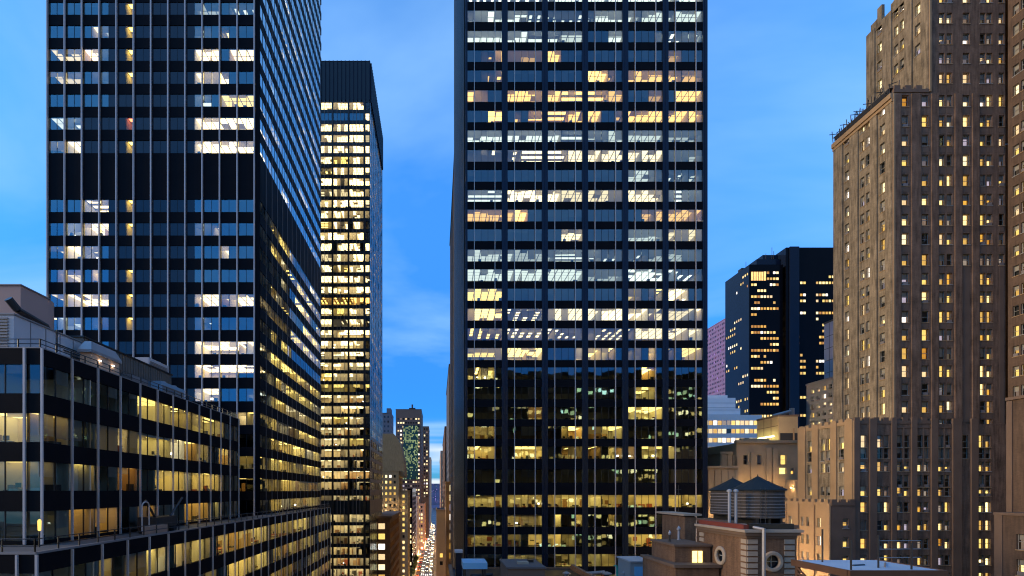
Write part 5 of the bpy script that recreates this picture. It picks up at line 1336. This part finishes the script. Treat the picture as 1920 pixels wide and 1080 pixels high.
Bq = block('corner_building', 'orange buff corner building with mostly blank wall right of the street', 'building', wx(818, 262), wx(837, 262), 262, 300, wz(957, 262), M_ORN, 4.0, 2.6, (1.5, 2.1), {'d': .35, 'o': .1, '.': .55}, 'FL', {'y': .4, 'd': .6}, zlow=6, store='L'); Bq.finish(30)
Bq = block('loft_building', 'brown loft building of paired tall windows at the foot of the dark brown tower', 'building', wx(836, 222), wx(858, 222), 222.2, 232, wz(905, 222), M_ORN, 4.2, 2.4, (1.75, 2.7), {'d': .42, 'p': .25, 'o': .18, 'w': .15}, 'F', zlow=6, top=1.0); Bq.finish(40)
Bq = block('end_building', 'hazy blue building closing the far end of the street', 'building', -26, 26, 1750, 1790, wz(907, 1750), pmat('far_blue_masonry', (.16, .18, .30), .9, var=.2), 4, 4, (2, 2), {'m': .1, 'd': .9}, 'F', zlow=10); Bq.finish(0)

# ================================================================== towers behind the camera, seen as reflections in the glass
for (x0, x1, y0, y1, z1, lab) in ((-46, -8, -105, -70, 108, 'dark office slab behind the viewpoint, mirrored in the central tower'), (-4, 34, -95, -60, 123, 'tall dark office tower behind the viewpoint, mirrored in the central tower'), (38, 150, -105, -72, 121, 'broad dark office tower behind the viewpoint, mirrored in the central tower')):
    Bq = Building('office_tower', lab, 'office tower', ((x0 + x1) / 2, (y0 + y1) / 2, 0))
    fb_ = Fr(x0, y1, 1, 0, 0, 1)
    rows = [(20 + 3.8 * k, 20 + 3.8 * k + 1.9) for k in range(int((z1 - 24) / 3.8))]
    masonry(Bq, fb_, x1 - x0, 0, z1, [(1 + 3.1 * k, 3.3 + 3.1 * k) for k in range(int((x1 - x0 - 2) / 3.1))], rows, (lambda f: lambda c, r: {'y': 'Z', 'o': 'y', 'w': 'G' if x0 > 30 else 'Z'}.get(f(c, r), '.'))(runs_code(.40)), M_SPAN, simple=True)
    mb = MB(); mb.box(WORLD, x0, x1, y0, y1 - .52, 0, z1 - .1, M_SPAN); mb.build('wall', Bq.root)
    roofslab(Bq, x0, x1, y0, y1 - .53, z1 + .2); Bq.finish(0)

# ================================================================== traffic, lamps and trees in the street
M_HEAD = emis('headlight', (1, .88, .66), 16); M_TAIL = emis('tail_light', (1, .08, .03), 9)
M_TYRE = pmat('tyre_rubber', (.02, .02, .02), .8); M_CARG = pmat('car_glass', (.02, .025, .03), .08, 0, .7)
def make_car(paint, name='parked_car'):
    mb = MB()
    prof = [(-2.2, .35), (-2.25, .75), (-1.9, .95), (-1.1, 1.02), (-.55, 1.42), (.9, 1.46), (1.55, 1.05), (2.15, .95), (2.25, .6), (2.2, .35)]
    n = len(prof)
    for sx in (-.86, .86): mb.face([(sx * (.84 if z > 1.1 else 1), y, z) for y, z in (prof if sx < 0 else prof[::-1])], paint)
    for (y0, z0), (y1, z1) in zip(prof, prof[1:] + prof[:1]):
        a, b = .86 * (.84 if z0 > 1.1 else 1), .86 * (.84 if z1 > 1.1 else 1)
        mb.face([(-a, y0, z0), (a, y0, z0), (b, y1, z1), (-b, y1, z1)], paint)
    root = bpy.data.objects.new(name, None); col.objects.link(root); root['_base'] = (0, 0, 0)
    mb.build('body', root)
    mb = MB(); mb.face([(-.7, -1.06, 1.06), (.7, -1.06, 1.06), (.66, -.6, 1.41), (-.66, -.6, 1.41)], M_CARG); mb.face([(.7, 1.5, 1.1), (-.7, 1.5, 1.1), (-.66, .95, 1.45), (.66, .95, 1.45)], M_CARG)
    for s in (-1, 1): mb.face([(s * .8, -.9, 1.08), (s * .8, 1.3, 1.08), (s * .745, .85, 1.4), (s * .745, -.5, 1.4)], M_CARG)
    mb.build('windscreen', root)
    for sx in (-.8, .8):
        for y in (-1.4, 1.4):
            mb = MB(); mb.bar((sx - .1, y, .33), (sx + .1, y, .33), .33, M_TYRE, 14); mb.build('wheel', root)
    for sx in (-.62, .62):
        mb = MB(); mb.box(WORLD, sx - .16, sx + .16, -2.31, -2.24, .6, .78, M_HEAD); mb.build('headlight', root)
        mb = MB(); mb.box(WORLD, sx - .16, sx + .16, 2.24, 2.31, .68, .84, M_TAIL); mb.build('tail_light', root)
    return root
protos = [make_car(pmat('yellow_cab_paint', (.75, .42, .03), .3, 0, .6, .05), 'yellow_taxi'), make_car(pmat('black_car_paint', (.02, .02, .025), .25, 0, .6, .05), 'dark_car'), make_car(pmat('silver_car_paint', (.45, .46, .48), .3, .5, .6, .05), 'silver_car')]
kinds = ['yellow taxi', 'dark saloon car', 'silver car']
first = [True] * 3
def put_car(i, x, y, rz):
    if first[i]: o = protos[i]; first[i] = False
    else:
        o = protos[i].copy(); col.objects.link(o)
        for ch in protos[i].children:
            c = ch.copy(); col.objects.link(c); c.parent = o
    o.location = (x, y, .01); o.rotation_euler = (0, 0, rz)
    o['label'] = kinds[i] + (' with headlights on among the traffic in the street' if rz == 0 else ' showing red tail lights among the traffic in the street'); o['category'] = 'car'
    o['group'] = 'cars in the street'
for lane, (x, rz) in enumerate(((-13.9, math.pi), (-10.9, 0), (-7.8, 0), (-4.7, 0))):
    y = 345 + U(0, 12)
    while y < 900:
        put_car(random.randrange(3), x + U(-.25, .25), y, rz); y += U(9, 26) * (1 + (y - 345) / 500)
M_LAMPS = emis('street_lamp_glow', (1, .52, .17), 420)
def make_lamp():
    r = bpy.data.objects.new('street_lamp', None); col.objects.link(r); r['_base'] = (0, 0, 0)
    mb = MB(); mb.bar((0, 0, 0), (0, 0, 8.2), .09, M_RIG, 8); mb.bar((0, 0, 0), (0, 0, 1), .16, M_RIG, 8); mb.build('pole', r)
    mb = MB(); mb.bar((0, 0, 8.1), (2.2, 0, 8.7), .06, M_RIG); mb.build('arm', r)
    h = MB(); h.box(WORLD, 1.9, 2.8, -.16, .16, 8.62, 8.8, M_RIG); hd = h.build('lamp_head', r)
    h = MB(); h.box(WORLD, 1.98, 2.72, -.13, .13, 8.54, 8.62, M_LAMPS); h.build('lens', hd)
    return r
lp = make_lamp(); used = False
for side, x, rz in (('left', -16.2, 0), ('right', -2.4, math.pi)):
    for k in range(10):
        y = 300 + 32 * k * (1 + .06 * k)
        if not used: o = lp; used = True
        else:
            o = lp.copy(); col.objects.link(o)
            for ch in lp.children:
                c = ch.copy(); col.objects.link(c); c.parent = o
                for g2 in ch.children:
                    d = g2.copy(); col.objects.link(d); d.parent = c
        o.location = (x, y, .14); o.rotation_euler = (0, 0, rz)
        o['label'] = 'glowing orange street lamp on the %s pavement of the street' % side; o['category'] = 'street lamp'; o['group'] = 'street lamps, %s pavement' % side
M_BARK = pmat('bark', (.06, .045, .03), .9); M_LEAF = pmat('street_tree_leaf', (.06, .10, .03), .6, 0, .3, .4, .8); M_LEAF2 = pmat('dark_leaf', (.035, .065, .02), .6, 0, .3, .4, .8)
def make_tree():
    r = bpy.data.objects.new('street_tree', None); col.objects.link(r); r['_base'] = (0, 0, 0)
    mb = MB(); mb.bar((0, 0, 0), (.1, 0, 3.2), .16, M_BARK, 8)
    for k in range(6):
        a = k * 1.05; mb.bar((.1, 0, 2.6 + .2 * k), (1.5 * math.cos(a), 1.5 * math.sin(a), 4.6 + .35 * k), .06, M_BARK, 5)
    mb.build('trunk', r)
    mb = MB()
    for k in range(1500):
        v = Vector((random.gauss(0, 1), random.gauss(0, 1), random.gauss(0, 1))).normalized() * (rnd() ** .45) * U(.75, 1.1)
        c = Vector((v.x * 2.3, v.y * 2.3, 5.4 + v.z * 2.3))
        a = Vector((random.gauss(0, 1), random.gauss(0, 1), random.gauss(0, 1))).normalized(); b = a.orthogonal().normalized(); s = U(.14, .3)
        mb.face([tuple(c - a * s), tuple(c + b * s * .6), tuple(c + a * s), tuple(c - b * s * .6)], M_LEAF if rnd() < .6 else M_LEAF2)
    mb.build('crown', r)
    return r
tp = make_tree(); used = False
for k in range(9):
    if not used: o = tp; used = True
    else:
        o = tp.copy(); col.objects.link(o)
        for ch in tp.children: c = ch.copy(); col.objects.link(c); c.parent = o
    o.location = (-17.2 + U(-.3, .3), 330 + 11 * k, .14); o.rotation_euler = (0, 0, U(0, 6)); s = U(.85, 1.3); o.scale = (s, s, s)
    o['label'] = 'leafy street tree in the row on the left pavement'; o['category'] = 'tree'; o['group'] = 'street trees on the left pavement'
